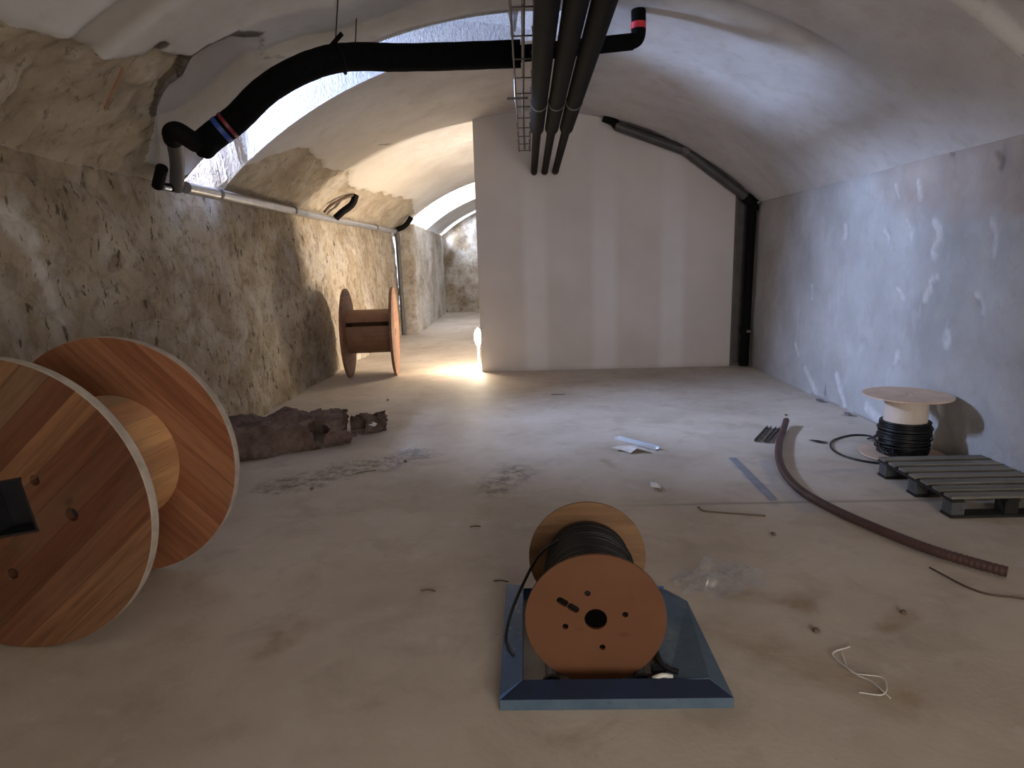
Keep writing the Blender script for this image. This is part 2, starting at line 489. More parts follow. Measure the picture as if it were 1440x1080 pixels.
# ------------------------------------------------------------------ room shell
XL, XR, ZS = -2.9, 3.1, 2.2
R0, CX, CZ = 4.225, 0.1, -0.775
A0 = math.asin((XR-CX)/R0)
def vz(x, r=R0): return CZ+math.sqrt(r*r-(x-CX)**2)
SLOTS = [(5.33, 5.99), (14.15, 16.9), (19.5, 20.15)]
SL_END = (.46, 1.6, 1.6)      # where each recess dies out on the crown (x)

def seg_dist(p, a, b):
    ax_, ay_ = a; bx_, by_ = b
    dx, dy = bx_-ax_, by_-ay_
    l = dx*dx+dy*dy
    u = 0 if l == 0 else max(0, min(1, ((p[0]-ax_)*dx+(p[1]-ay_)*dy)/l))
    return math.hypot(p[0]-ax_-u*dx, p[1]-ay_-u*dy)

def in_poly(p, poly):
    c = False; n = len(poly); j = n-1
    for i in range(n):
        if (poly[i][1] > p[1]) != (poly[j][1] > p[1]) and p[0] < (poly[j][0]-poly[i][0])*(p[1]-poly[i][1])/(poly[j][1]-poly[i][1])+poly[i][0]:
            c = not c
        j = i
    return c

def sstep(a, b, x):
    u = max(0, min(1, (x-a)/(b-a))); return u*u*(3-2*u)

def grid_mesh(name, us, vs, pos, attrs, skip=None, mat=None, smooth=True):
    """us x vs grid; pos(u,v)->(x,y,z),dict"""
    V, A = [], {a: [] for a in attrs}
    for v in vs:
        for u in us:
            p, d = pos(u, v)
            V.append(p)
            for a in attrs: A[a].append(d.get(a, 0.0))
    nu = len(us); F = []
    for j in range(len(vs)-1):
        for i in range(nu-1):
            if skip and skip((us[i]+us[i+1])/2, (vs[j]+vs[j+1])/2): continue
            F.append((j*nu+i, j*nu+i+1, (j+1)*nu+i+1, (j+1)*nu+i))
    me = bpy.data.meshes.new(name)
    me.from_pydata(V, [], F); me.update()
    for a in attrs:
        at = me.attributes.new(a, 'FLOAT', 'POINT')
        at.data.foreach_set('value', np.array(A[a], dtype=np.float32))
    return link(name, me, mat, None, smooth)

def frange(*knots):
    """knots: start, (end, step), ..."""
    out = [knots[0]]
    for e, s in knots[1:]:
        n = max(1, round((e-out[-1])/s)); a = out[-1]
        out += [a+(e-a)*k/n for k in range(1, n+1)]
    return out

# lower limit of the plaster on the left haunch: (Y, z)
ZB = [(-3, 2.7), (2.6, 2.66), (3.0, 2.67), (3.3, 2.655), (3.57, 2.70), (3.8, 2.71), (3.95, 2.76), (4.05, 2.80), (4.3, 2.80), (4.6, 2.45), (5.33, 2.3),
      (6.0, 2.46), (6.2, 2.50), (6.38, 2.67), (6.9, 2.72), (7.6, 2.66), (8.3, 2.74), (9.0, 2.62), (10.0, 2.66), (11, 2.70), (12.5, 2.78), (14.2, 2.62), (17, 2.4), (21, 2.4)]
def zb(y):
    for (a, za), (b, zb_) in zip(ZB, ZB[1:]):
        if a <= y <= b: return za+(zb_-za)*(y-a)/(b-a)
    return 2.5
PATCH = [(4.62, 2.45), (4.50, 2.52), (4.36, 2.60), (4.27, 2.70), (4.29, 2.76), (4.20, 2.83), (4.21, 2.90), (4.27, 2.985), (4.45, 3.03), (4.75, 2.985), (4.9, 3.04), (5.15, 3.00), (5.33, 2.92), (5.33, 2.25), (4.8, 2.3)]

def ceil_pos(a, y):
    x = CX+R0*math.sin(a); z = CZ+R0*math.cos(a)
    d = {}
    lo = fbm(x*.7, y*.7, z*.7, 3)
    r = R0+lo*.014
    n1 = fbm(x*2.4+5, y*2.4, z*2.4, 4)
    if x < 0:
        b = zb(y)+n1*.045
        st = 1-sstep(-.03, .03, z-b)
        p = (y, z+fbm(x*6, y*6, 3, 3)*.012)
        ins = in_poly(p, PATCH)
        de = min(seg_dist(p, PATCH[i], PATCH[i+1]) for i in range(len(PATCH)-2)) if 3.9 < y < 5.34 and z > 2.2 else 9
        if ins:
            st = 0; d['brown'] = .55*sstep(0, .08, de); r += .030*sstep(0, .035, de)
        left_edge = de < .03 and y < 4.6
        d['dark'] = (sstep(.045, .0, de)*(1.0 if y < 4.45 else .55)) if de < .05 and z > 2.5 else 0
        d['stone'] = st
        r += st*(.035+.05*n1+.018*fbm(x*9, y*9, z*9, 3))
        # creamy plaster further back, the warm light on it painted into the tone
        if y > 6:
            d['cream_glow'] = sstep(1.0, .2, abs(y-9.5)/4)*sstep(.7, .1, z-b)
    # shallow transverse band with a soft brown tone
    g = sstep(3.40, 3.47, y)*(1-sstep(3.63, 3.70, y))
    r += .03*g
    if x < 0: d['brown'] = max(d.get('brown', 0), (.38+.42*sstep(-1.0, -1.6, x))*g)
    if x > 1.0:
        g2 = sstep(4.66, 4.72, y)*(1-sstep(4.80, 4.95, y))*(1-sstep(2.0, 2.4, x))
        r += .03*g2
        d['brown'] = max(d.get('brown', 0), .25*g2)
        e3 = seg_dist((y, x), (3.62, 2.30), (3.70, 2.75))
        d['dark'] = max(d.get('dark', 0), .6*sstep(.035, 0, e3+abs(n1)*.03))
        r += .02*sstep(3.72, 3.60, y)
    # the square putlog hole, kept shallow with its inner shade painted dark
    if abs(y-3.95) < .045 and abs(z-2.79) < .05 and x < 0:
        r += .035; d['dark'] = 1.2
    sp = seg_dist((y, x), (8.1, -1.80), (8.35, -1.70)) if x < 0 else 9
    if sp < .05: d['dark'] = max(d.get('dark', 0), .75*sstep(.045, 0, sp))
    return (CX+r*math.sin(a), y, CZ+r*math.cos(a)), d

def in_slot(a, y):
    x = CX+R0*math.sin(a)
    return any(s[0] < y < s[1] and x < e for s, e in zip(SLOTS, SL_END))
ys = frange(-3, (2.4, .3), (4.12, .03), (4.62, .012), (5.33, .03), (5.99, .11), (9.6, .04), (14.15, .12), (16.9, .35), (19.5, .2), (20.15, .2), (20.3, .15))
aa = frange(-A0, (-.30, .0075), (.0, .02), (math.asin(.36/R0), .02), (math.asin(1.5/R0), .02), (A0, .014))
ceiling = struct(grid_mesh('ceiling', aa, ys, ceil_pos, ['stone', 'brown', 'dark', 'cream_glow'], in_slot, M_vault))

def slot(name, y0, y1, xe, depth, xo, sill):
    """window recess cut through the haunch: side faces, soffit, sill, outer wall"""
    prof = [(XL+.02, sill-.04), (xo, sill+.06), (xo, sill+1.4)]      # outer profile, sill to crown
    xs0 = xo+.12
    for i in range(33):
        x_ = xs0+(xe-xs0)*i/32
        u = max(0, (x_-XL)/(xe-XL))
        z_ = vz(max(x_, XL))+depth*min((1-u)**.5, (1-u)*1.5)
        prof.append((x_, max(z_, sill+1.4) if x_ < -1.2 else z_))
    bm = bmesh.new()
    # side faces as fine strips between arc and outer profile
    for yy, dr in ((y0, -1), (y1, 1)):
        top = [bm.verts.new((x_, yy, z_)) for x_, z_ in prof]
        m_ = len(prof)
        inner = []
        for i, (x_, z_) in enumerate(prof):
            xi = max(XL, min(xe, x_)); inner.append((xi, vz(xi)-.01 if i > 0 else sill-.05))
        inn = [bm.verts.new((a_, yy, b_)) for a_, b_ in inner]
        for i in range(m_-1):
            try: bm.faces.new((top[i], top[i+1], inn[i+1], inn[i]))
            except ValueError: pass
        if dr < 0: T0 = top
        else: T1 = top
    for i in range(len(prof)-1):
        bm.faces.new((T0[i], T0[i+1], T1[i+1], T1[i]))
    bmesh.ops.remove_doubles(bm, verts=bm.verts, dist=.0004)
    bmesh.ops.dissolve_degenerate(bm, dist=.0003, edges=bm.edges)
    bmesh.ops.subdivide_edges(bm, edges=bm.edges, cuts=3, use_grid_fill=True)
    bmesh.ops.triangulate(bm, faces=bm.faces)
    for v in bm.verts:
        if v.co.x < -2.3 and abs(v.co.y-y1) < .01:
            k = .05*fbm(v.co.x*3, 1.7, v.co.z*3, 3)
            v.co.y += k*min(1, max(0, (-2.3-v.co.x)/.3))
    return struct(obj(name, bm, M_cast))
slot('window_1', 5.33, 5.99, SL_END[0], .50, -4.05, 2.24)
slot('window_2', 14.15, 16.9, SL_END[1], .5, -3.58, 2.24)
slot('window_3', 19.5, 20.15, SL_END[2], .35, -3.3, 2.4)

# left wall: real relief, white smears where lime ran down
SM = [((3.48, 1.86), (3.66, 1.72), .10, .8), ((3.62, 1.74), (3.70, 1.50), .035, .7), ((3.70, 1.50), (3.80, 1.22), .05, .45), ((10.6, 1.75), (10.6, 1.9), .05, .9),
      ((5.05, .95), (5.25, 1.05), .10, .35), ((4.3, 1.6), (4.35, 1.75), .06, .25), ((6.4, 1.25), (6.6, 1.0), .12, .3)]
def lw_pos(y, z):
    d = {'smear': 0}
    if z > ZS: return (ceil_pos(-A0, y)[0][0]-.05, y, z), d      # tucked behind the vault's springing
    n1 = fbm(1.3, y*1.6, z*1.6, 4); n2 = fbm(7.3, y*6, z*6, 4)
    x = XL+.10*(1-z/ZS)-.015+n1*.045+n2*.016
    # hollow high on the near wall
    x -= .05*max(0, 1-seg_dist((y, z), (3.9, 2.15), (4.5, 2.1))/.16)
    for a, b, r_, k in SM:
        q = seg_dist((y, z), a, b)+n2*.03
        d['smear'] = max(d['smear'], k*sstep(r_, r_*.35, q))
    e = sstep(ZS-.35, ZS, z); e2 = sstep(ZS-.06, ZS, z)
    p = ceil_pos(-A0, y)[0]
    return (x*(1-e)+p[0]*e, y, z*(1-e2)+p[2]*e2 if e2 > 0 else z), d
yl = frange(-3, (2.2, .2), (7, .025), (10, .04), (14.0, .08))
zl = frange(-.02, (ZS, .028))+[ZS+.05]
def lw_skip(y, z): return False
struct(grid_mesh('wall_left', yl, zl, lw_pos, ['smear'], lw_skip, M_stone))

def pier_pos(s, z):
    # s 0..0.40 faces the camera, then runs down the passage
    if s < .40: x, y = -2.86+s, 14.0
    else: x, y = -2.46-.16*(s-.4)/6.3, 14.0+(s-.4)
    n = fbm(s*1.5, 4, z*1.5, 4)*.04+fbm(s*6, 9, z*6, 3)*.012
    if s < .40: y += n
    else: x += n
    return (x, y, z), {'smear': .35+.5*sstep(.25, .8, fbm(s*1.2, 3, z*1.2, 3)+.55)}
struct(grid_mesh('wall_passage', frange(0, (.40, .05), (.401, .01), (6.7, .08)), frange(-.02, (2.42, .06)), pier_pos, ['smear'], None, M_stone))

def end_pos(x, z):
    y = 20.25+fbm(x*1.4, 2, z*1.4, 4)*.05+fbm(x*6, 5, z*6, 3)*.015
    return (x, y, z), {'smear': .6*sstep(.3, .8, fbm(x*1.5, 8, z*1.5, 3)+.5)}
struct(grid_mesh('wall_end', frange(-3.8, (3.4, .08)), frange(-.02, (4.2, .08)), end_pos, ['smear'], None, M_stone))

# right wall with trowelled hollows and pale smears
DENT = [(6.27, 1.705, .06, .09), (5.88, 1.668, .05, .07), (5.535, 1.635, .055, .075), (5.2, 1.67, .06, .09), (5.237, 1.165, .065, .085), (4.86, 1.18, .05, .11),
        (4.356, 1.12, .06, .06), (5.78, .668, .05, .06), (5.48, .65, .03, .05), (5.2, .62, .04, .07), (4.29, 1.55, .05, .12), (4.83, 1.58, .05, .10), (4.604, .873, .04, .05), (6.5, 1.65, .04, .05),
        (4.75, 2.08, .03, .05), (4.3, 2.08, .035, .06), (6.9, 1.1, .04, .06), (7.3, 1.25, .03, .05)]
SMR = [((6.27, 1.77), (6.27, 1.66), .045), ((5.58, 1.70), (5.50, 1.57), .018), ((5.26, 1.75), (5.20, 1.60), .02), ((4.90, 1.72), (4.84, 1.66), .035), ((4.84, 1.66), (4.90, 1.50), .03),
       ((4.90, 1.50), (4.85, 1.45), .03), ((5.30, 1.20), (5.22, 1.09), .016), ((4.86, 1.29), (4.80, 1.31), .028), ((4.88, 1.28), (4.93, 1.12), .02), ((4.37, 1.20), (4.30, 1.10), .04),
       ((4.61, .91), (4.60, .82), .05), ((5.22, .68), (5.25, .58), .018), ((4.30, 1.68), (4.26, 1.45), .035), ((5.45, 2.05), (5.40, 1.95), .02), ((5.15, 2.05), (5.10, 1.92), .03),
       ((6.9, .25), (6.6, .05), .05), ((6.2, .30), (6.0, .04), .05), ((5.6, .12), (5.4, .05), .06), ((6.85, 1.17), (6.85, 1.03), .03), ((7.2, .5), (7.1, .4), .03), ((4.62, .30), (4.66, .42), .03)]
def rw_pos(y, z):
    n1 = fbm(3.3, y*1.2, z*1.2, 4); n2 = fbm(8.3, y*7, z*7, 4)
    x = XR+n1*.018+n2*.006
    d = {}
    if z > ZS: return (ceil_pos(A0, y)[0][0]+.05, y, z), d
    for a, b, ry, rz_ in DENT:
        q = ((y-a)/ry)**2+((z-b)/rz_)**2
        if q < 3: x += .036*math.exp(-q*1.2)
    sm_ = 0
    for a, b, r_ in SMR:
        q = seg_dist((y, z), a, b)+n2*.012
        sm_ = max(sm_, sstep(r_, r_*.5, q)); 
    d['smear'] = sm_; x -= .010*sm_
    d['brick'] = sstep(1.45, 2.1, z+.25*n1)*sstep(6.4, 4.9, y)+.9*sstep(1.2, 2.0, z)*sstep(4.6, 3.6, y)
    dk_ = 0
    for a, b, r_ in (((4.76, 2.17), (4.80, 2.19), .03), ((4.34, 2.12), (4.30, 2.02), .03), ((5.7, 2.19), (5.95, 2.19), .012), ((6.40, .05), (6.40, .16), .012), ((6.7, .01), (5.3, .01), .010)):
        dk_ = max(dk_, sstep(r_, r_*.4, seg_dist((y, z), a, b)+n2*.01))
    d['dark'] = dk_
    e = sstep(ZS-.05, ZS, z)
    p = ceil_pos(A0, y)[0]
    return (x*(1-e)+p[0]*e, y, z*(1-e)+p[2]*e if e > 0 else z), d
struct(grid_mesh('wall_right', frange(-3, (2.6, .25), (7.2, .022), (8.9, .04), (20.3, .6)), frange(-.02, (ZS, .025))+[ZS+.05], rw_pos, ['smear', 'brick', 'dark'], None, M_rwall))

# floor
STAIN = [((-1.75, 4.15), (-1.0, 4.75), .28), ((-1.1, 4.5), (-.85, 4.75), .16), ((-.25, 4.0), (-.1, 4.35), .22), ((-1.9, 4.05), (-1.75, 4.1), .1)]
RUST = [((-1.05, 2.22), (-.98, 2.42), .10), ((.55, 4.6), (.65, 4.3), .05), ((.80, 2.35), (1.25, 1.9), .16), ((.9, 2.6), (1.2, 2.5), .10), ((1.6, 2.45), (1.4, 2.3), .06)]
def fl_pos(x, y):
    d = {}
    n1 = fbm(x*1.5, y*1.5, 2, 3); n2 = fbm(x*7, y*7, 5, 3)
    s_ = 0
    for a, b, r_ in STAIN:
        s_ = max(s_, sstep(r_, r_*.2, seg_dist((x, y), a, b)+n2*.08))
    d['stain'] = s_
    s_ = 0
    for a, b, r_ in RUST:
        s_ = max(s_, sstep(r_, r_*.2, seg_dist((x, y), a, b)+n2*.06))
    d['rust'] = s_
    s_ = 0
    for a, b, r_ in (((1.53, 4.54), (1.50, 3.63), .035), ((1.74, 4.44), (1.62, 3.95), .06), ((1.62, 3.95), (1.66, 3.55), .09), ((2.0, 4.2), (2.4, 4.25), .02)):
        s_ = max(s_, sstep(r_, r_*.4, seg_dist((x, y), a, b)+n2*.03))
    d['blue'] = s_
    d['joint'] = sstep(.016, .004, abs(y-3.66+.01*n1))*sstep(.2, 1.3, x) if x > .2 else 0
    return (x, y, .004*n1), d
struct(grid_mesh('floor', frange(-3.0, (-2.2, .08), (3.0, .028), (3.25, .1)), frange(-3, (1.0, .3), (5.0, .028), (9.0, .06), (20.3, .4)), fl_pos, ['stain', 'rust', 'blue', 'joint'], None, M_floor))

# wall behind the viewer, with an opening added for the rear fill light
bm = bmesh.new()
for c_, s_ in (((-1.43, -3.05, 1.15), (3.45, .1, 2.4)), ((3.0, -3.05, 1.15), (.6, .1, 2.4)), ((0, -3.05, 3.0), (6.6, .1, 1.3))):
    add_box(bm, c_, s_)
struct(obj('wall_rear', bm, M_rwall))

# plasterboard partition
bm = bmesh.new()
x0, x1 = -.66, 2.83
pr_ = [(x0, 0.0), (x1, 0.0)]
for i in range(25):
    x_ = x1+(x0-x1)*i/24
    pr_.append((x_, vz(x_)+.03))
f_ = [bm.verts.new((a_, 8.68, b_)) for a_, b_ in pr_]
b_ = [bm.verts.new((a_, 8.78, c2)) for a_, c2 in pr_]
bm.faces.new(f_); bm.faces.new(b_[::-1])
for i in range(len(f_)):
    j = (i+1) % len(f_)
    bm.faces.new((f_[i], b_[i], b_[j], f_[j]))
struct(obj('wall_partition', bm, M_dry))
# steel edge stud beside the partition, with a plate added for the dark gap
bm = bmesh.new()
add_box(bm, (2.965, 8.79, 1.22), (.27, .02, 2.44))
add_box(bm, (2.845, 8.73, 1.20), (.03, .10, 2.40))
add_box(bm, (2.93, 8.775, .02), (.30, .10, .05))
struct(obj('trim_1', bm, M_galvdull, bevel=.003))

# ------------------------------------------------------------------ large cable drum in the foreground
def flange_holes_big():
    sq = .108; r_ = .17
    c, s = math.cos(r_), math.sin(r_)
    square = [(c*a-s*b, s*a+c*b) for a, b in ((-sq, -sq), (sq, -sq), (sq, sq), (-sq, sq))]
    return [square[::1], circ(.129+.02, .099+.02, .021, 14), circ(.278, -.022, .027, 14), circ(-.017, -.275, .023, 14), circ(-.25, .06, .023, 14), circ(-.02, .30, .021, 14)]
t1 = thing('cable_drum', 'huge empty wooden cable drum with plank flanges, biggest thing in the left foreground', 'cable drum', (-2.082, 2.2595, 0), -.0444)
RB = .6055
fo = circ(0, 0, RB, 96)
def lift(o, z, y=0): o.location = (0, y, z); return o
f1 = lift(plate(fo, flange_holes_big(), .048, [M_bigwood, M_rim], 'flange', t1, rim=1, bevel=.004), RB)
f2 = lift(plate(fo, [circ(0, 0, .10, 16)], .048, [M_bigwood2, M_rim], 'flange', t1, rim=1, bevel=.004), RB, .647)
# worn pale stripe round each flange edge
bm = bmesh.new()
n = 26
for k in range(n):
    a = 2*PI*k/n; da = 2*PI/n*.985
    ps = []
    for r_ in (.322, .296):
        for q in (0, .5, 1):
            ps.append((r_*math.cos(a+da*q), r_*math.sin(a+da*q)))
    for y_ in (.046, .648):
        pass
    lo_ = [bm.verts.new((x_, .046, z_)) for x_, z_ in ps]
    hi_ = [bm.verts.new((x_, .649, z_)) for x_, z_ in ps]
    for i in (0, 1):
        bm.faces.new((lo_[i], lo_[i+1], hi_[i+1], hi_[i]))
        bm.faces.new((lo_[3+i], lo_[4+i], hi_[4+i], hi_[3+i]))
    bm.faces.new((lo_[0], hi_[0], hi_[3], lo_[3])); bm.faces.new((lo_[2], lo_[5], hi_[5], hi_[2]))
lift(obj('barrel', bm, M_stave, t1), RB)
bm = bmesh.new()
R_ = Matrix.Rotation(-.17, 3, 'Y')
for a, b, c_, d_ in ((0, .11, .24, .012), (0, -.11, .24, .012), (.11, 0, .012, .22), (-.11, 0, .012, .22)):
    add_box(bm, R_ @ Vector((a, .06, b)), (c_, .12, d_), R_)
add_box(bm, (0, .125, 0), (.24, .01, .24), R_)
hub = lift(obj('hub_socket', bm, M_steelblk, t1), RB)
for x_, z_, r_ in ((.149, .119, .016), (.278, -.022, .022), (-.017, -.275, .018), (-.25, .06, .018)):
    bm = bmesh.new(); add_tube(bm, [(x_, .030, z_), (x_, .046, z_)], r_, 6)
    lift(obj('bolt_head', bm, M_steelblk, t1), RB)

# ------------------------------------------------------------------ wooden drum by the passage
t2 = thing('cable_drum', 'reddish-brown wooden cable drum standing at the left wall beside the passage', 'cable drum', (-2.17, 8.56, 0), .125)
RS = .615
M_drum = wood('reddish_planks', .13, 0, [(.20, .10, .06), (.23, .12, .07), (.26, .14, .08), (.22, .115, .068)], knots=False)
M_drumstave = simple('reddish_staves', (.24, .12, .072), .6, 0, .12, 7, .1)
for x_ in (-.335, .30):
    o = plate(circ(0, 0, RS, 72), [circ(0, 0, .05, 14)], .035, [M_drum, M_drum], 'flange', t2, bevel=.003)
    o.rotation_euler = (0, 0, PI/2); o.location = (x_+.035, 0, RS)
bm = bmesh.new()
n = 14; skip_a = math.radians(180-24)      # the open gap faces the camera
for k in range(n):
    a0 = skip_a+.10+k*(2*PI-.20)/n; da = (2*PI-.20)/n*.985
    ps = [(r_*math.cos(a0+da*q), r_*math.sin(a0+da*q)) for r_ in (.30, .275) for q in (0, .5, 1)]
    lo_ = [bm.verts.new((-.30, y_, z_)) for y_, z_ in ps]
    hi_ = [bm.verts.new((.30, y_, z_)) for y_, z_ in ps]
    for i in (0, 1):
        bm.faces.new((lo_[i], lo_[i+1], hi_[i+1], hi_[i])); bm.faces.new((lo_[3+i], lo_[4+i], hi_[4+i], hi_[3+i]))
    bm.faces.new((lo_[0], hi_[0], hi_[3], lo_[3])); bm.faces.new((lo_[2], lo_[5], hi_[5], hi_[2]))
bo = obj('barrel', bm, M_drumstave, t2); bo.location = (0, 0, RS+.02)
tube_obj('core_tube', [(-.30, 0, RS), (.30, 0, RS)], .055, M_hole, t2)

# ------------------------------------------------------------------ blue unrolling frame and its reel
XA, XB, YA, YB = -.125, .668, 1.865, 2.625
t3 = thing('unrolling_frame', 'blue painted steel tray with rollers, carrying the black cable reel in the centre foreground', 'metal frame', (.27, 2.24, 0))
def ringpart(name, quad_out, quad_in, z0, z1, h, mat, lip=.03):
    """one side of the frame: vertical lip, sloped top, inner drop"""
    bm = bmesh.new()
    (ax_, ay_), (bx_, by_) = quad_out; (cx_, cy_), (dx_, dy_) = quad_in
    v = [bm.verts.new(p) for p in ((ax_, ay_, 0), (bx_, by_, 0), (bx_, by_, lip), (ax_, ay_, lip), (dx_, dy_, h), (cx_, cy_, h), (dx_, dy_, .004), (cx_, cy_, .004))]
    bm.faces.new((v[0], v[1], v[2], v[3])).material_index = 1
    bm.faces.new((v[3], v[2], v[4], v[5])).material_index = 0
    bm.faces.new((v[5], v[4], v[6], v[7])).material_index = 0
    bm.faces.new((v[7], v[6], v[1], v[0])).material_index = 0
    bm.faces.new((v[0], v[3], v[5], v[7])).material_index = 0
    bm.faces.new((v[1], v[6], v[4], v[2])).material_index = 0
    for q in bm.verts: q.co -= Vector((.27, 2.24, 0))
    return obj(name, bm, mat, t3, bevel=.002)
IN = (-.045, .60, 1.925, 2.57)
ringpart('front_bar', ((XA, YA), (XB, YA)), ((IN[0], IN[2]), (IN[1], IN[2])), 0, 0, .075, [M_navy, M_bluedust], .040)
ringpart('side_bar', ((XA, YB), (XA, YA)), ((IN[0], IN[3]), (IN[0], IN[2])), 0, 0, .075, [M_blue, M_blue], .055)
ringpart('back_bar', ((XB-.07, YB), (XA, YB)), ((.45, IN[3]), (IN[0], IN[3])), 0, 0, .060, [M_blue, M_blue])
bm = bmesh.new()
pl = [(XB, YA, .04), (XB+.012, YB-.10, .012), (XB-.06, YB, .012), (.46, YB-.03, .055), (.46, YA+.055, .072), (IN[1], YA+.055, .075)]
v = [bm.verts.new(Vector(p)-Vector((.27, 2.24, 0))) for p in pl]
lo_ = [bm.verts.new(Vector((p[0], p[1], max(.0, p[2]-.05)))-Vector((.27, 2.24, 0))) for p in pl]
bm.faces.new(v); bm.faces.new(lo_[::-1])
for i in range(len(v)):
    j = (i+1) % len(v); bm.faces.new((v[i], lo_[i], lo_[j], v[j]))
bmesh.ops.triangulate(bm, faces=bm.faces[:1])
obj('side_plate', bm, M_bluedust, t3, bevel=.002)
for x_ in (.057, .377):
    ro = tube_obj('roller', [(x_-.27, 1.965-2.24, .026), (x_-.27, 2.545-2.24, .026)], .021, M_roller, t3, 20)
    for y_ in (1.958, 2.552):
        bm = bmesh.new(); add_tube(bm, [(x_-.27, y_-.006-2.24, .032), (x_-.27, y_+.006-2.24, .032)], .036, 16)
        obj('end_cap', bm, M_steelblk, ro)
bm = bmesh.new()
add_box(bm, (.447-.27, 1.99-2.24, .055), (.06, .04, .03)); add_box(bm, (.43-.27, 1.955-2.24, .05), (.075, .03, .018))
obj('bearing_block', bm, M_steelblk, t3)
bm = bmesh.new(); add_tube(bm, catmull([(.41-.27, 1.935-2.24, .066), (.44-.27, 1.928-2.24, .083), (.475-.27, 1.934-2.24, .073)], 5), .008, 8)
obj('locking_pin', bm, M_whiteb, t3)
tube_obj('strap', catmull([(.425-.27, 2.07-2.24, .15), (.435-.27, 2.02-2.24, .11), (.455-.27, 1.975-2.24, .085), (.50-.27, 1.95-2.24, .08)], 6), .010, M_cable, t3, 8)

t4 = thing('cable_reel', 'fibreboard reel of black cable lying on its rollers in the blue tray', 'cable reel', (.217, 2.0, 0), -.035)
RC, ZC = .25, .252
def slotshape(ax_, az_, bx_, bz_, r_):
    a = math.atan2(bz_-az_, bx_-ax_); out = []
    for k in range(9): q = a+PI/2+PI*k/8; out.append((ax_+r_*math.cos(q), az_+r_*math.sin(q)))
    for k in range(9): q = a-PI/2+PI*k/8; out.append((bx_+r_*math.cos(q), bz_+r_*math.sin(q)))
    return out
hl = [circ(.001, .003, .040, 30), circ(-.028, .103, .011, 14), circ(.104, .022, .011, 14), circ(-.107, -.026, .011, 14), circ(.024, -.107, .011, 14),
      slotshape(-.124, .075, -.107, .064, .013), slotshape(-.088, .052, -.070, .041, .013)]
fl = plate(circ(0, 0, RC, 72), hl, .012, [M_scuff, M_scuff], 'flange', t4, bevel=.0015); lift(fl, ZC)
fl = plate(circ(0, 0, RC, 72), [circ(0, 0, .04, 24)], .012, [M_ply, M_ply], 'flange', t4, bevel=.0015); lift(fl, ZC, .478)
bm = bmesh.new(); add_tube(bm, [(0, .0125, 0), (0, .4775, 0)], .105, 32, caps=False)
add_tube(bm, [(0, .0135, 0), (0, .477, 0)], .043, 24, caps=True)
lift(obj('drum', bm, M_hole, t4), ZC)
def coil(bm, axis_len, r_, d, y0, turns, jitter=0, seg=44, tseg=6, vertical=False):
    pts = []
    N_ = int(turns*seg)
    for i in range(N_+1):
        a = 2*PI*i/seg; rr = r_+jitter*fbm(i*.05, r_*40, 1.3, 2)
        s_ = y0+axis_len*i/N_+jitter*.6*fbm(i*.03, 5, r_*30, 2)
        pts.append((rr*math.cos(a), rr*math.sin(a), s_) if vertical else (rr*math.cos(a), s_, rr*math.sin(a)))
    add_tube(bm, pts, d/2, tseg)
bm = bmesh.new()
coil(bm, .445, .158, .0135, .021, 33); coil(bm, .43, .169, .0135, .030, 30, .002); coil(bm, .30, .178, .0135, .08, 20, .004)
add_tube(bm, [(0, .0135, 0), (0, .476, 0)], .156, 36, caps=True)
cb_ = lift(obj('wound_cable', bm, M_cable, t4, smooth=True), ZC)
tube_obj('loose_cable_end', catmull([(-.12, .36, .39), (-.20, .33, .34), (-.262, .30, .24), (-.315, .24, .14), (-.335, .17, .075), (-.322, .11, .065), (-.298, .06, .068)], 8), .0062, M_cable, t4, 8)

# ------------------------------------------------------------------ reel by the right wall
t5 = thing('cable_reel', 'upright reel with pale drum half wound in black cable by the right wall', 'cable reel', (2.79, 4.53, 0))
def disc_h(name, r_, z0, th, mat, hole, extra=()):
    o = plate(circ(0, 0, r_, 64), [circ(0, 0, hole, 18)]+list(extra), th, [mat, mat], name, t5, bevel=.001)
    o.rotation_euler = (PI/2, 0, 0); o.location = (0, 0, z0+th)
    return o
disc_h('flange', .285, .002, .010, M_palebd, .03)
disc_h('flange', .292, .452, .010, M_palebd, .024, [slotshape(-.105, .06, -.05, .045, .006), slotshape(.03, -.055, .085, -.06, .006)])
bm = bmesh.new(); add_tube(bm, [(0, 0, .012), (0, 0, .4515)], .142, 40)
obj('drum', bm, M_cardboard, t5, angle=.9)
bm = bmesh.new()
coil(bm, .255, .150, .013, .020, 20, .003, vertical=True); coil(bm, .25, .162, .013, .025, 18, .008, vertical=True); coil(bm, .17, .173, .014, .06, 7, .022, vertical=True)
obj('wound_cable', bm, M_cable, t5, smooth=True)
loop = [(-.12, -.13, .10), (-.19, -.11, .05), (-.16, .05, .10), (-.17, .2, .05)]
tube_obj('loose_cable_loop', catmull([(-.10, .13, .12), (-.06, .36, .03), (.05, .50, .008), (-.08, .55, .008), (-.30, .42, .008), (-.42, .22, .008), (-.435, .02, .008), (-.35, -.13, .008), (-.22, -.19, .010), (-.16, -.15, .05), (-.13, -.11, .09)], 8), .0075, M_cable, t5, 8)
tube_obj('loose_cable_turn', catmull([(-.165, .02, .14), (-.20, -.06, .09), (-.19, -.13, .055), (-.10, -.16, .045), (-.02, -.17, .05)], 7), .0075, M_cable, t5, 8)

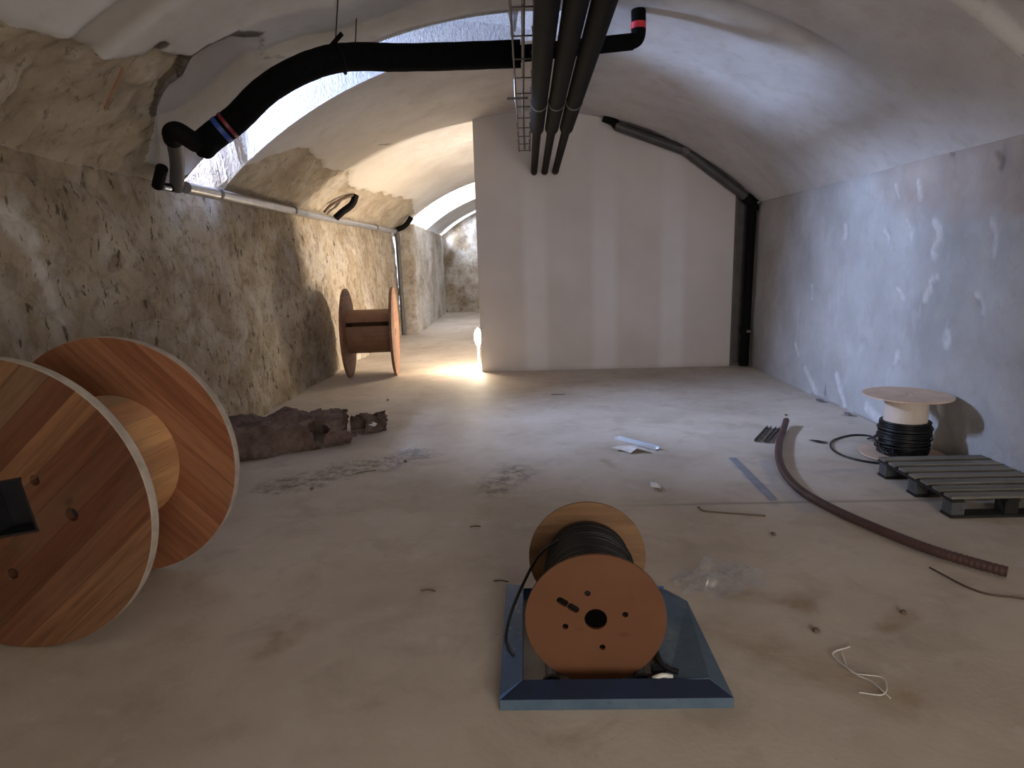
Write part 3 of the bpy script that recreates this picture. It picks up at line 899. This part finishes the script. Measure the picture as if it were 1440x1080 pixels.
# ------------------------------------------------------------------ pallet
t6 = thing('pallet', 'dark weathered wooden pallet lying in front of the reel at the right wall', 'pallet', (2.73, 3.75, 0))
PX0, PX1, PY0, PY1 = 2.385, 3.075, 3.37, 4.135
for k in range(7):
    y_ = PY0+.045+k*(PY1-PY0-.09)/6
    bm = bmesh.new(); add_box(bm, ((PX0+PX1)/2-2.73, y_-3.75, .122), (PX1-PX0-.004*((k*5) % 3), .070, .016))
    obj('deck_board', bm, M_pallet, t6, bevel=.002)
for x_ in (PX0+.035, (PX0+PX1)/2, PX1-.04):
    bm = bmesh.new(); add_box(bm, (x_-2.73, (PY0+PY1)/2-3.75, .105), (.07, PY1-PY0-.004, .016))
    obj('stringer_board', bm, M_palletd, t6, bevel=.002)
for y_ in (PY0+.055, (PY0+PY1)/2, PY1-.055):
    bm = bmesh.new(); add_box(bm, ((PX0+PX1)/2-2.73, y_-3.75, .0085), (PX1-PX0-.008, .095, .016))
    obj('bottom_board', bm, M_palletd, t6, bevel=.002)
    for x_ in (PX0+.045, (PX0+PX1)/2, PX1-.05):
        bm = bmesh.new(); add_box(bm, (x_-2.73, y_-3.75, .0565), (.075, .085, .079))
        obj('block', bm, M_palletb if x_ < 2.5 else M_palletd, t6, bevel=.003)

# ------------------------------------------------------------------ brown corrugated tube
bm = bmesh.new()
cl = catmull([(2.30, 5.44, .05), (2.16, 5.16, .033), (2.02, 4.88, .033), (1.85, 4.47, .033), (1.745, 4.10, .033), (1.715, 3.76, .033), (1.77, 3.46, .033), (1.87, 3.19, .033), (1.985, 2.95, .033), (2.09, 2.81, .033), (2.195, 2.70, .033)], 14)
# resample finely so that the corrugation is real
L = [0]
for a, b in zip(cl, cl[1:]): L.append(L[-1]+(b-a).length)
N_ = 520; pts = []; rr = []; j = 0
for i in range(N_+1):
    s_ = L[-1]*i/N_
    while j < len(L)-2 and L[j+1] < s_: j += 1
    u = (s_-L[j])/(L[j+1]-L[j]); pts.append(cl[j].lerp(cl[j+1], u)); rr.append(.0265 if i % 4 < 2 else .0248)
add_tube(bm, pts, rr, 14, caps=False)
ht = tag(obj('corrugated_tube', bm, M_hose, smooth=True), 'long brown corrugated plastic tube curving across the floor left of the pallet', 'tube')
bm = bmesh.new(); d_ = (pts[-1]-pts[-2]).normalized(); add_tube(bm, [pts[-1]-d_*.012, pts[-1]-d_*.006], .0235, 14); obj('tube_plug', bm, M_hosein, ht); bm = bmesh.new()
d2 = (pts[0]-pts[1]).normalized(); add_tube(bm, [pts[0]-d2*.012, pts[0]-d2*.006], .0235, 14)
obj('tube_plug', bm, M_hosein, ht)

# ------------------------------------------------------------------ pipes under the crown
def long_pipe(x_, lab, stub_lab):
    t = thing('insulated_pipe', lab, 'pipe', (x_, 5, 2.775), 0, 'dark pipes along the crown of the vault')
    tube_obj('pipe_sleeve', [(0, -7.6, 0), (0, 1.35, 0)], .066, M_pipeblk, t, 20)
    for y_ in (.35, -1.9):
        bm = bmesh.new(); add_tube(bm, [(0, y_, 0), (0, y_+.03, 0)], .070, 20)
        obj('joint_ring', bm, M_pipegrey, t)
    tube_obj('inner_pipe', [(0, 1.34, -.008), (0, 3.685, -.085)], .043, M_pipeblk, t, 16)
    tube_obj('red_collar', [(0, 3.60, -.082), (0, 3.66, -.084)], .046, M_copper, t, 16)
for x_, lab in ((.14, 'leftmost of the three dark pipes running under the crown'), (.282, 'middle one of the three dark pipes running under the crown'), (.424, 'rightmost of the three dark pipes running under the crown')):
    long_pipe(x_, lab, None)

t7 = thing('cable_tray', 'grey wire cable tray hanging left of the three dark pipes', 'cable tray', (.02, 5.5, 2.86))
for x_ in (-.075, .055):
    tube_obj('side_wire', [(x_, -6.5, 0), (x_+.01, 2.6, 0)], .006, M_galvdull, t7, 8)
    tube_obj('side_wire', [(x_, -6.5, .05), (x_+.01, 2.6, .05)], .005, M_galvdull, t7, 8)
for k in range(16):
    y_ = -4.0+k*.435
    tube_obj('rung', [(-.075, y_, .05), (-.075, y_, 0), (.055, y_, 0), (.055, y_, .05)], .0055, M_galvdull, t7, 8)
tube_obj('laid_cable', [(-.015, -6.5, .014), (.0, -2, .013), (-.012, .5, .014), (.0, 2.5, .013)], .011, M_pipegrey, t7, 8)

t8 = thing('pipe_support', 'galvanised cross rail bolted over the three dark pipes at the top edge', 'pipe support', (.27, 3.62, 2.90))
bm = bmesh.new(); add_box(bm, (-.02, 0, .02), (.62, .042, .042)); obj('rail', bm, M_galvdull, t8, bevel=.003)
for x_ in (-.325, .305):
    bm = bmesh.new(); add_tube(bm, [(x_-.012, 0, .012), (x_+.012, 0, .012)], .018, 6); obj('bolt', bm, M_steelblk, t8)
for x_ in (-.24, .24):
    tube_obj('threaded_rod', [(x_, 0, .04), (x_, 0, .53)], .006, M_galv, t8, 8)

t9 = thing('hanging_rod', 'bright threaded rod hanging from a galvanised ceiling bracket left of the pipes', 'hanger', (-.055, 5.40, 2.80))
tube_obj('threaded_rod', [(0, 0, 0), (0, 0, .88)], .0055, M_alu, t9, 8)
bm = bmesh.new(); add_box(bm, (0, 0, .655), (.085, .03, .012))
vs = [bm.verts.new(p) for p in ((-.04, -.004, .65), (.04, -.004, .65), (.016, -.004, .52), (-.016, -.004, .52), (-.04, .004, .65), (.04, .004, .65), (.016, .004, .52), (-.016, .004, .52))]
for f in ((0, 1, 2, 3), (7, 6, 5, 4), (0, 4, 5, 1), (1, 5, 6, 2), (2, 6, 7, 3), (3, 7, 4, 0)): bm.faces.new([vs[i] for i in f])
obj('bracket', bm, M_galv, t9, bevel=.002)
bm = bmesh.new(); add_box(bm, (.02, 0, .02), (.17, .03, .014)); obj('rest_bar', bm, M_galvdull, t9)

# ------------------------------------------------------------------ thick black hose crossing the vault
t10 = thing('insulated_hose', 'thick black insulated hose sagging across the vault from left wall to crown', 'pipe', (0, 0, 0))
hp = [(-2.34, 4.70, 2.40), (-2.27, 4.78, 2.49), (-2.10, 4.82, 2.615), (-1.87, 4.76, 2.765), (-1.655, 4.76, 2.88), (-1.43, 4.84, 2.985), (-1.235, 5.00, 3.055), (-.93, 5.12, 3.075), (-.5, 5.14, 3.075), (0, 5.14, 3.075)]
cp = catmull(hp, 8)
rr = []
for i, p in enumerate(cp):
    rr.append(.098*(1+.03*fbm(i*.4, 0, 0, 2)))
bm = bmesh.new(); add_tube(bm, cp, rr, 20)
sl = obj('foam_sleeve', bm, M_foam, t10, smooth=True)
tube_obj('bare_pipe', [(-.01, 5.14, 3.075), (.40, 5.15, 3.105), (.86, 5.17, 3.14)], .060, M_foam, t10, 18)
tube_obj('pipe_bend', catmull([(.78, 5.17, 3.133), (.865, 5.17, 3.145), (.90, 5.17, 3.19), (.90, 5.17, 3.36)], 6), .055, M_foam, t10, 18)
tube_obj('tape_band', [(.90, 5.17, 3.225), (.90, 5.17, 3.27)], .058, M_red, t10, 18)
p = Vector(hp[1]); q = Vector(hp[2]); d_ = (q-p).normalized()
a_ = p+d_*.05
tube_obj('tape_band', [a_, a_+d_*.035], .101, M_bluetape, t10, 20)
tube_obj('tape_band', [a_+d_*.06, a_+d_*.085], .101, simple('dark_red_tape', (.16, .01, .02), .5), t10, 20)
bm = bmesh.new()
# ragged open end
e0 = Vector(hp[0]); dd_ = (Vector(hp[0])-Vector(hp[1])).normalized()
add_tube(bm, [e0-dd_*.01, e0+dd_*.02, e0+dd_*.03], [.100, .096, .07], 16)
for v in bm.verts: v.co += Vector((fbm(v.co.x*40, v.co.y*40, v.co.z*40, 2),)*3)*.012
obj('torn_end', bm, M_foam, t10, smooth=True)
# strap hanger
bm = bmesh.new()
ring = []
c0 = Vector((-1.33, 4.92, 3.025)); tx = Vector((.9, .35, .3)).normalized()
n1_ = tx.cross(Vector((0, 0, 1))).normalized(); n2_ = tx.cross(n1_)
for k in range(25): ring.append(c0+(n1_*math.cos(2*PI*k/24)+n2_*math.sin(2*PI*k/24))*.107)
add_tube(bm, ring, .008, 6)
obj('clamp', bm, M_pipeblk, t10)
bm = bmesh.new(); R_ = Matrix.Rotation(-.75, 3, 'Y'); add_box(bm, (-1.335, 4.87, 3.135), (.12, .035, .02), R_); obj('clamp_arm', bm, M_pipeblk, t10)
tube_obj('hanging_wire', [(-1.345, 4.88, 3.14), (-1.15, 4.34, 3.27)], .004, M_pipeblk, t10, 6)
tube_obj('hanging_wire', [(-1.23, 4.965, 3.09), (-1.17, 4.84, 3.27)], .004, M_pipeblk, t10, 6)

# grey bend between hose and wall pipe
t11 = thing('pipe_bend', 'dark grey bent pipe joining the black hose to the steel wall pipe', 'pipe', (-2.76, 5.08, 2.2))
def r11(ps): return [(q[0]+2.76, q[1]-5.08, q[2]-2.2) for q in ps]
tube_obj('upright_pipe', catmull(r11([(-2.775, 5.10, 2.17), (-2.71, 5.01, 2.245), (-2.62, 4.87, 2.335), (-2.53, 4.70, 2.405), (-2.475, 4.59, 2.442)]), 7), .052, M_pipegrey, t11, 20)
tube_obj('elbow', catmull(r11([(-2.485, 4.605, 2.437), (-2.445, 4.53, 2.462), (-2.40, 4.51, 2.468), (-2.37, 4.56, 2.445), (-2.35, 4.66, 2.415)]), 7), .066, M_pipeblk, t11, 20)
bm = bmesh.new(); add_tube(bm, r11([(-2.80, 4.88, 2.16), (-2.72, 4.80, 2.235), (-2.68, 4.76, 2.27)]), .042, 16)
obj('wall_fitting', bm, M_pipeblk, t11)
bm = bmesh.new(); add_tube(bm, r11([(-2.79, 4.87, 2.165), (-2.785, 5.05, 2.165)]), .030, 14); obj('side_stub', bm, M_pipeblk, t11)
tube_obj('steel_clip', r11([(-2.765, 4.90, 2.150), (-2.76, 4.98, 2.150)]), .016, M_alu, t11, 10)

# galvanised pipe along the left wall
t12 = thing('wall_pipe', 'long galvanised pipe running along the left wall and down at its corner', 'pipe', (-2.80, 5.0, 2.18))
tube_obj('horizontal_pipe', [(0.085, .13, -.005), (-.01, 4.3, .03), (-.0, 8.70, .075)], .047, M_galv, t12, 20)
for y_, x_ in ((.66, .073), (2.6, .03), (6.9, .0)):
    tube_obj('coupling', [(x_, y_, .0+.009*y_), (x_, y_+.05, .0+.009*y_)], .052, M_galvdull, t12, 20)
tube_obj('corner_elbow', catmull([(0, 8.62, .075), (0, 8.76, .07), (.01, 8.83, .0), (.01, 8.84, -.12)], 6), .056, M_galvdull, t12, 18)
tube_obj('downpipe', [(.01, 8.84, -.10), (.025, 8.84, -2.17)], .048, M_pipegrey, t12, 18)
t13 = thing('branch_pipe', 'short dark curved branch pipe above the steel wall pipe, nearer of two', 'pipe', (-2.78, 9.4, 2.25))
tube_obj('curved_pipe', catmull([(.02, -.10, -.02), (.12, -.10, .06), (.26, -.05, .17), (.31, .0, .30)], 7), .050, M_pipeblk, t13, 16)
tube_obj('rusty_rod', catmull([(.0, -.55, .03), (.06, -.45, .12), (.16, -.25, .22), (.28, -.05, .30)], 5), .020, M_rust, t13, 8)
t14 = thing('branch_pipe', 'short dark curved branch pipe at the far corner of the left wall', 'pipe', (-2.78, 13.75, 2.33))
tube_obj('curved_pipe', catmull([(.0, 0, -.04), (.16, .0, .02), (.27, .0, .12), (.34, .0, .22)], 7), .055, M_pipeblk, t14, 16)

# pipe following the arch of the partition, down its right side
t15 = thing('drain_pipe', 'dark grey drain pipe following the partition top and down its right edge', 'pipe', (2.99, 8.58, 0))
def rel(ps): return [(a-2.99, b-8.58, c) for a, b, c in ps]
tube_obj('sloping_pipe', rel([(1.21, 8.58, 3.225), (2.12, 8.585, 2.885)]), .060, M_dkgrey, t15, 18)
tube_obj('sloping_pipe', rel([(2.10, 8.585, 2.90), (2.96, 8.585, 2.265)]), .060, M_dkgrey, t15, 18)
tube_obj('elbow', rel([(1.06, 8.60, 3.335), (1.18, 8.58, 3.28), (1.24, 8.58, 3.21)]), .056, M_pipeblk, t15, 18)
bm = bmesh.new(); add_tube(bm, rel([(2.08, 8.585, 2.918), (2.16, 8.585, 2.862)]), .067, 18); obj('joint_sleeve', bm, M_galvdull, t15)
bm = bmesh.new(); add_tube(bm, rel([(2.93, 8.585, 2.28), (3.03, 8.58, 2.20), (3.04, 8.58, 2.10)]), .070, 18)
add_tube(bm, rel([(3.0, 8.50, 2.18), (3.06, 8.50, 2.18)]), .050, 14); obj('corner_fitting', bm, M_pipeblk, t15, angle=.8)
bm = bmesh.new(); add_tube(bm, rel([(3.045, 8.425, 2.19), (3.045, 8.445, 2.19)]), .014, 8); obj('screw', bm, M_galv, t15)
tube_obj('downpipe', rel([(3.02, 8.58, 2.2), (3.0, 8.58, .02)]), .058, M_pipeblk, t15, 20)
tube_obj('pipe_collar', rel([(3.0, 8.58, .46), (3.0, 8.58, .54)]), .068, M_pipeblk, t15, 20)
tube_obj('clamp_lug', rel([(3.0, 8.52, .50), (3.05, 8.49, .50)]), .022, M_galvdull, t15, 10)
tube_obj('thin_conduit', [(a-2.99, b-8.58, c) for a, b, c in ((1.35, 8.57, 3.245), (2.05, 8.57, 3.0), (2.35, 8.57, 2.80), (2.9, 8.57, 2.385))], .014, M_dkgrey, t15, 8)

# ------------------------------------------------------------------ lamp added to stand in for the bright slit at the partition edge
t16 = thing('stand_in_lamp', 'glaring white lamp standing in for the bright slit at the left edge of the partition', 'lamp', (-.715, 8.92, 0))
bm = bmesh.new(); add_tube(bm, [(0, 0, .34), (0, 0, .37), (0, 0, .43), (0, 0, .50), (0, 0, .56), (0, 0, .60)], [.014, .034, .052, .056, .040, .010], 18)
obj('bulb', bm, M_bulb, t16, smooth=True)
tube_obj('glass_neck', [(0, 0, .05), (0, 0, .345)], .012, M_bulb, t16, 10)
bm = bmesh.new(); add_tube(bm, [(0, 0, .002), (0, 0, .02), (0, 0, .055)], [.06, .05, .018], 18); obj('base', bm, M_whiteb, t16)
lamp = bpy.data.lights.new('slit_glow_light', 'POINT'); lamp.energy = 17; lamp.color = (1.0, .80, .56); lamp.shadow_soft_size = .07
lo = bpy.data.objects.new('slit_glow_light', lamp); C.objects.link(lo); lo.location = (-.80, 8.90, .42)

# ------------------------------------------------------------------ crumpled felt at the left wall
def felt(name, a0, a1, wid, hgt, seed, mouths, label):
    a0 = Vector(a0); a1 = Vector(a1)
    nu, nv = 96, 44
    ax_ = (a1-a0); L_ = ax_.length; ax_.normalize(); sd = Vector((ax_.y, -ax_.x, 0))
    bm = bmesh.new(); G = []
    for i in range(nu+1):
        u = i/nu; row = []
        for j in range(nv+1):
            v = j/nv*PI
            n1 = fbm(u*5+seed, v*1.3, 0, 4); n2 = fbm(u*16, v*4, seed, 3)
            wv = wid*(1-.25*u)*(1+.22*n1); hv = hgt*(1-.15*u)*(1+.18*n1)*(1+.06*math.sin(u*9+seed))
            cv = math.copysign(abs(math.cos(v))**.75, math.cos(v))
            p = a0+ax_*(L_*u+.05*n2*u)+sd*(cv*wv*.5+.010*n2)+Vector((0, 0, max(.004, math.sin(v)**.55*hv+.012*n2)))
            if j in (0, nv): p.z = .003
            row.append(bm.verts.new(p))
        G.append(row)
    for i in range(nu):
        for j in range(nv):
            u = (i+.5)/nu; v = (j+.5)/nv
            if any(((u-mu)/ru)**2+((v-mv)/rv)**2 < 1+.5*fbm(u*14, v*14, seed, 2) for mu, mv, ru, rv in mouths): continue
            bm.faces.new((G[i][j], G[i+1][j], G[i+1][j+1], G[i][j+1]))
    for v in [v for v in bm.verts if not v.link_faces]: bm.verts.remove(v)
    o = obj(name, bm, M_felt, None, smooth=True)
    s_ = o.modifiers.new('thick', 'SOLIDIFY'); s_.thickness = .010; s_.offset = -1
    return tag(o, label, 'felt')
felt('crumpled_felt', (-2.56, 4.92, 0), (-1.62, 5.40, 0), .60, .30, 2.2, [(.70, .12, .07, .13), (.97, .25, .07, .25)],
     'crumpled dirty brown roll of old felt lying between the big drum and left wall')
# separate torn scrap beyond the right tip of the roll
felt('crumpled_felt', (-1.62, 5.50, 0), (-1.38, 5.66, 0), .22, .17, 5.1, [(.1, .2, .2, .25)], 'small torn scrap of brown felt at the right tip of the large roll')
bm = bmesh.new(); vs = [bm.verts.new(p) for p in ((-1.50, 5.46, .10), (-1.42, 5.46, .075), (-1.40, 5.50, .09), (-1.47, 5.51, .12))]; bm.faces.new(vs)
o = obj('paper_scrap', bm, M_paper); o.modifiers.new('t', 'SOLIDIFY').thickness = .003
tag(o, 'tiny pale paper scrap caught on the small torn piece of felt', 'paper')

# ------------------------------------------------------------------ small things on the floor
def channel(name, a, b, wd, h, mat, label, cat, parts=False):
    a = Vector((*a, 0)); b = Vector((*b, 0)); d = (b-a); L_ = d.length
    bm = bmesh.new()
    add_box(bm, (0, L_/2, .0025), (wd, L_, .003)); add_box(bm, (-wd/2+.0015, L_/2, h/2+.004), (.003, L_, h)); add_box(bm, (wd/2-.0015, L_/2, h/2+.004), (.003, L_, h))
    o = obj(name, bm, mat); o.location = (a.x, a.y, .004); o.rotation_euler = (0, 0, math.atan2(-d.x, d.y))
    return tag(o, label, cat)
channel('metal_profile', (1.86, 4.95), (2.13, 5.38), .035, .018, M_zinc, 'left one of two short dark metal profiles lying left of the brown tube end', 'metal profile')
channel('metal_profile', (1.925, 4.92), (2.19, 5.34), .035, .018, M_zinc, 'right one of two short dark metal profiles, nearest the brown tube end', 'metal profile')
channel('aluminium_profile', (.74, 5.13), (1.02, 4.80), .045, .022, M_alu, 'bright silvery metal strip lying over torn paper on the floor centre', 'metal profile')
def scrap(name, pts, mat, label, cat, z=.012, jag=.012, seed=1):
    rnd = random.Random(seed); bm = bmesh.new()
    vs = [bm.verts.new((x_+rnd.uniform(-jag, jag), y_+rnd.uniform(-jag, jag), .006+rnd.uniform(0, z))) for x_, y_ in pts]
    c_ = bm.verts.new((sum(p[0] for p in pts)/len(pts), sum(p[1] for p in pts)/len(pts), .008+z))
    for i in range(len(vs)): bm.faces.new((vs[i], vs[(i+1) % len(vs)], c_))
    o = obj(name, bm, mat); s_ = o.modifiers.new('t', 'SOLIDIFY'); s_.thickness = .003; s_.offset = 0
    return tag(o, label, cat)
scrap('paper_scrap', [(.66, 4.79), (.74, 4.87), (.86, 4.90), (.92, 4.80), (.93, 4.72), (.84, 4.75), (.78, 4.72), (.72, 4.77)], M_paper, 'torn white paper lying just in front of the silvery strip', 'paper', .03)
scrap('paper_scrap', [(.80, 3.90), (.86, 3.90), (.87, 3.98), (.82, 4.01)], M_paper, 'small white crumb of paper alone on the floor between tray and silvery strip', 'paper', .03)
scrap('plastic_scrap', [(2.29, 4.93), (2.37, 4.87), (2.41, 4.89), (2.33, 4.95)], M_cable, 'small black plastic offcut on the floor left of the cable loop', 'offcut', .01)
def stick(name, pts, r_, mat, label, cat): return tag(tube_obj(name, catmull(pts, 6), r_, mat, None, 6), label, cat)
stick('thin_rod', [(1.01, 3.57, .02), (1.04, 3.53, .008), (1.2, 3.49, .006), (1.37, 3.45, .006)], .0055, M_twig, 'thin dark rod with a hooked end in the middle of the floor', 'rod')
stick('loose_wire', [(1.90, 2.79, .014), (1.925, 2.73, .008), (1.96, 2.62, .006), (2.01, 2.555, .006), (2.10, 2.525, .006), (2.25, 2.47, .006)], .0045, M_wire, 'loose brown wire snaking below the near end of the brown tube', 'wire')
def fpt(l): return [(a, b, .006) for a, b in l]
for pts, lab in (([(-.53, 2.66), (-.46, 2.655)], 'short twig on the floor left of the blue tray'), ([(-.19, 2.74), (-.12, 2.73)], 'short twig just left of the cable end hanging over the blue tray'),
                 ([(-.36, 3.37), (-.30, 3.375)], 'short dark twig on the floor left of the reel, farthest back of the twigs'), ([(-1.30, 4.36), (-1.16, 4.42)], 'brown twig in the dark stain before the felt roll'),
                 ([(.26, 7.0), (.42, 6.98)], 'small sliver on the floor before the partition')):
    a, b = pts
    m_ = ((a[0]+b[0])/2, (a[1]+b[1])/2+.008)
    stick('twig', fpt([a, m_, b]), .0035, M_twig, lab, 'twig')
for k, (x_, y_, lab) in enumerate(((1.32, 3.20, 'small brown clod below the hooked rod'), (-1.52, 4.05, 'dark crumb at the front of the floor stain'), (-.98, 4.62, 'dark crumb at the right end of the floor stain'), (1.14, 2.30, 'dark crumb on the floor right of the blue tray'),
                                  (1.56, 2.42, 'dark crumb on the floor below the brown tube'), (-1.62, 6.9, 'dark crumb on the floor before the reddish drum'), (2.45, 5.8, 'grey crumb at the foot of the right wall'))):
    bm = bmesh.new(); bmesh.ops.create_icosphere(bm, subdivisions=2, radius=.014)
    for v in bm.verts: v.co *= 1+.5*fbm(v.co.x*60+k, v.co.y*60, v.co.z*60, 2); v.co.z *= .6
    o = obj('crumb', bm, M_twig); o.location = (x_, y_, .009); tag(o, lab, 'debris')
channel('plastic_strip', (1.53, 4.54), (1.51, 3.70), .05, .002, M_bluegrey, 'flat blue-grey strip on the floor left of the brown tube', 'strip')
# wall fragments along the skirting
for k, (y_, lab) in enumerate(((6.35, 'fallen plaster bit at the foot of the right wall, farther one'), (5.75, 'fallen plaster bit at the foot of the right wall, nearer one'))):
    o = scrap('plaster_bit', [(2.98, y_), (3.02, y_+.09), (3.05, y_+.03), (3.04, y_-.07)], M_zinc, lab, 'debris', .02, .01, k)

# plastic film heap behind the tray
def film(name, cx, cy, lx, ly, h, seed, label, rot=0):
    n_ = 44; bm = bmesh.new(); G = []
    for i in range(n_+1):
        row = []
        for j in range(n_+1):
            u, v = i/n_*2-1, j/n_*2-1
            r_ = math.hypot(u, v)
            e = max(0, 1-r_**2)
            f1_ = abs(fbm(u*1.6+seed, v*1.6, seed, 4)); f2_ = abs(fbm(u*5, v*5+seed, 3, 3))
            x_ = u*lx*(1+.25*fbm(u*1.5, v*1.5, seed+4, 2)); y_ = v*ly*(1+.25*fbm(u*1.5, v*1.5, seed+8, 2))
            c, s = math.cos(rot), math.sin(rot)
            row.append(bm.verts.new((cx+x_*c-y_*s, cy+x_*s+y_*c, .006+h*(e**.6)*(f1_*1.5+f2_*.5))))
        G.append(row)
    for i in range(n_):
        for j in range(n_):
            u, v = (i+.5)/n_*2-1, (j+.5)/n_*2-1
            if math.hypot(u, v) < .97+.15*fbm(u*3, v*3, seed, 2): bm.faces.new((G[i][j], G[i+1][j], G[i+1][j+1], G[i][j+1]))
    for v in [v for v in bm.verts if not v.link_faces]: bm.verts.remove(v)
    return tag(obj(name, bm, M_film, None, smooth=True), label, 'plastic film')
film('plastic_film', .87, 2.72, .24, .15, .06, 3.3, 'crumpled clear plastic film lying at the back right corner of the blue tray', .45)
film('plastic_film', -.95, 4.86, .16, .12, .04, 7.1, 'small clear plastic piece on the floor beside the dark stain')
stick('nylon_string', [(1.22, 2.19, .006), (1.13, 2.14, .008), (1.16, 2.03, .006), (1.19, 1.98, .01), (1.21, 1.90, .006)], .0028, M_whiteb, 'clear string tangle on the floor at lower right', 'string')
stick('nylon_string', [(1.17, 2.15, .006), (1.15, 2.04, .006), (1.24, 2.0, .010), (1.20, 1.92, .006), (1.12, 1.93, .006)], .0022, M_whiteb, 'finer loop of string within the tangle at lower right', 'string')

# thin lath stuck on the stone near the spring of the vault
o = tube_obj('wall_lath', [(-2.267, 3.757, 2.655), (-2.38, 3.835, 2.575), (-2.50, 3.904, 2.48)], .008, M_lath, None, 6)
tag(o, 'thin reddish lath stuck on the bare stone high on the left wall', 'lath')
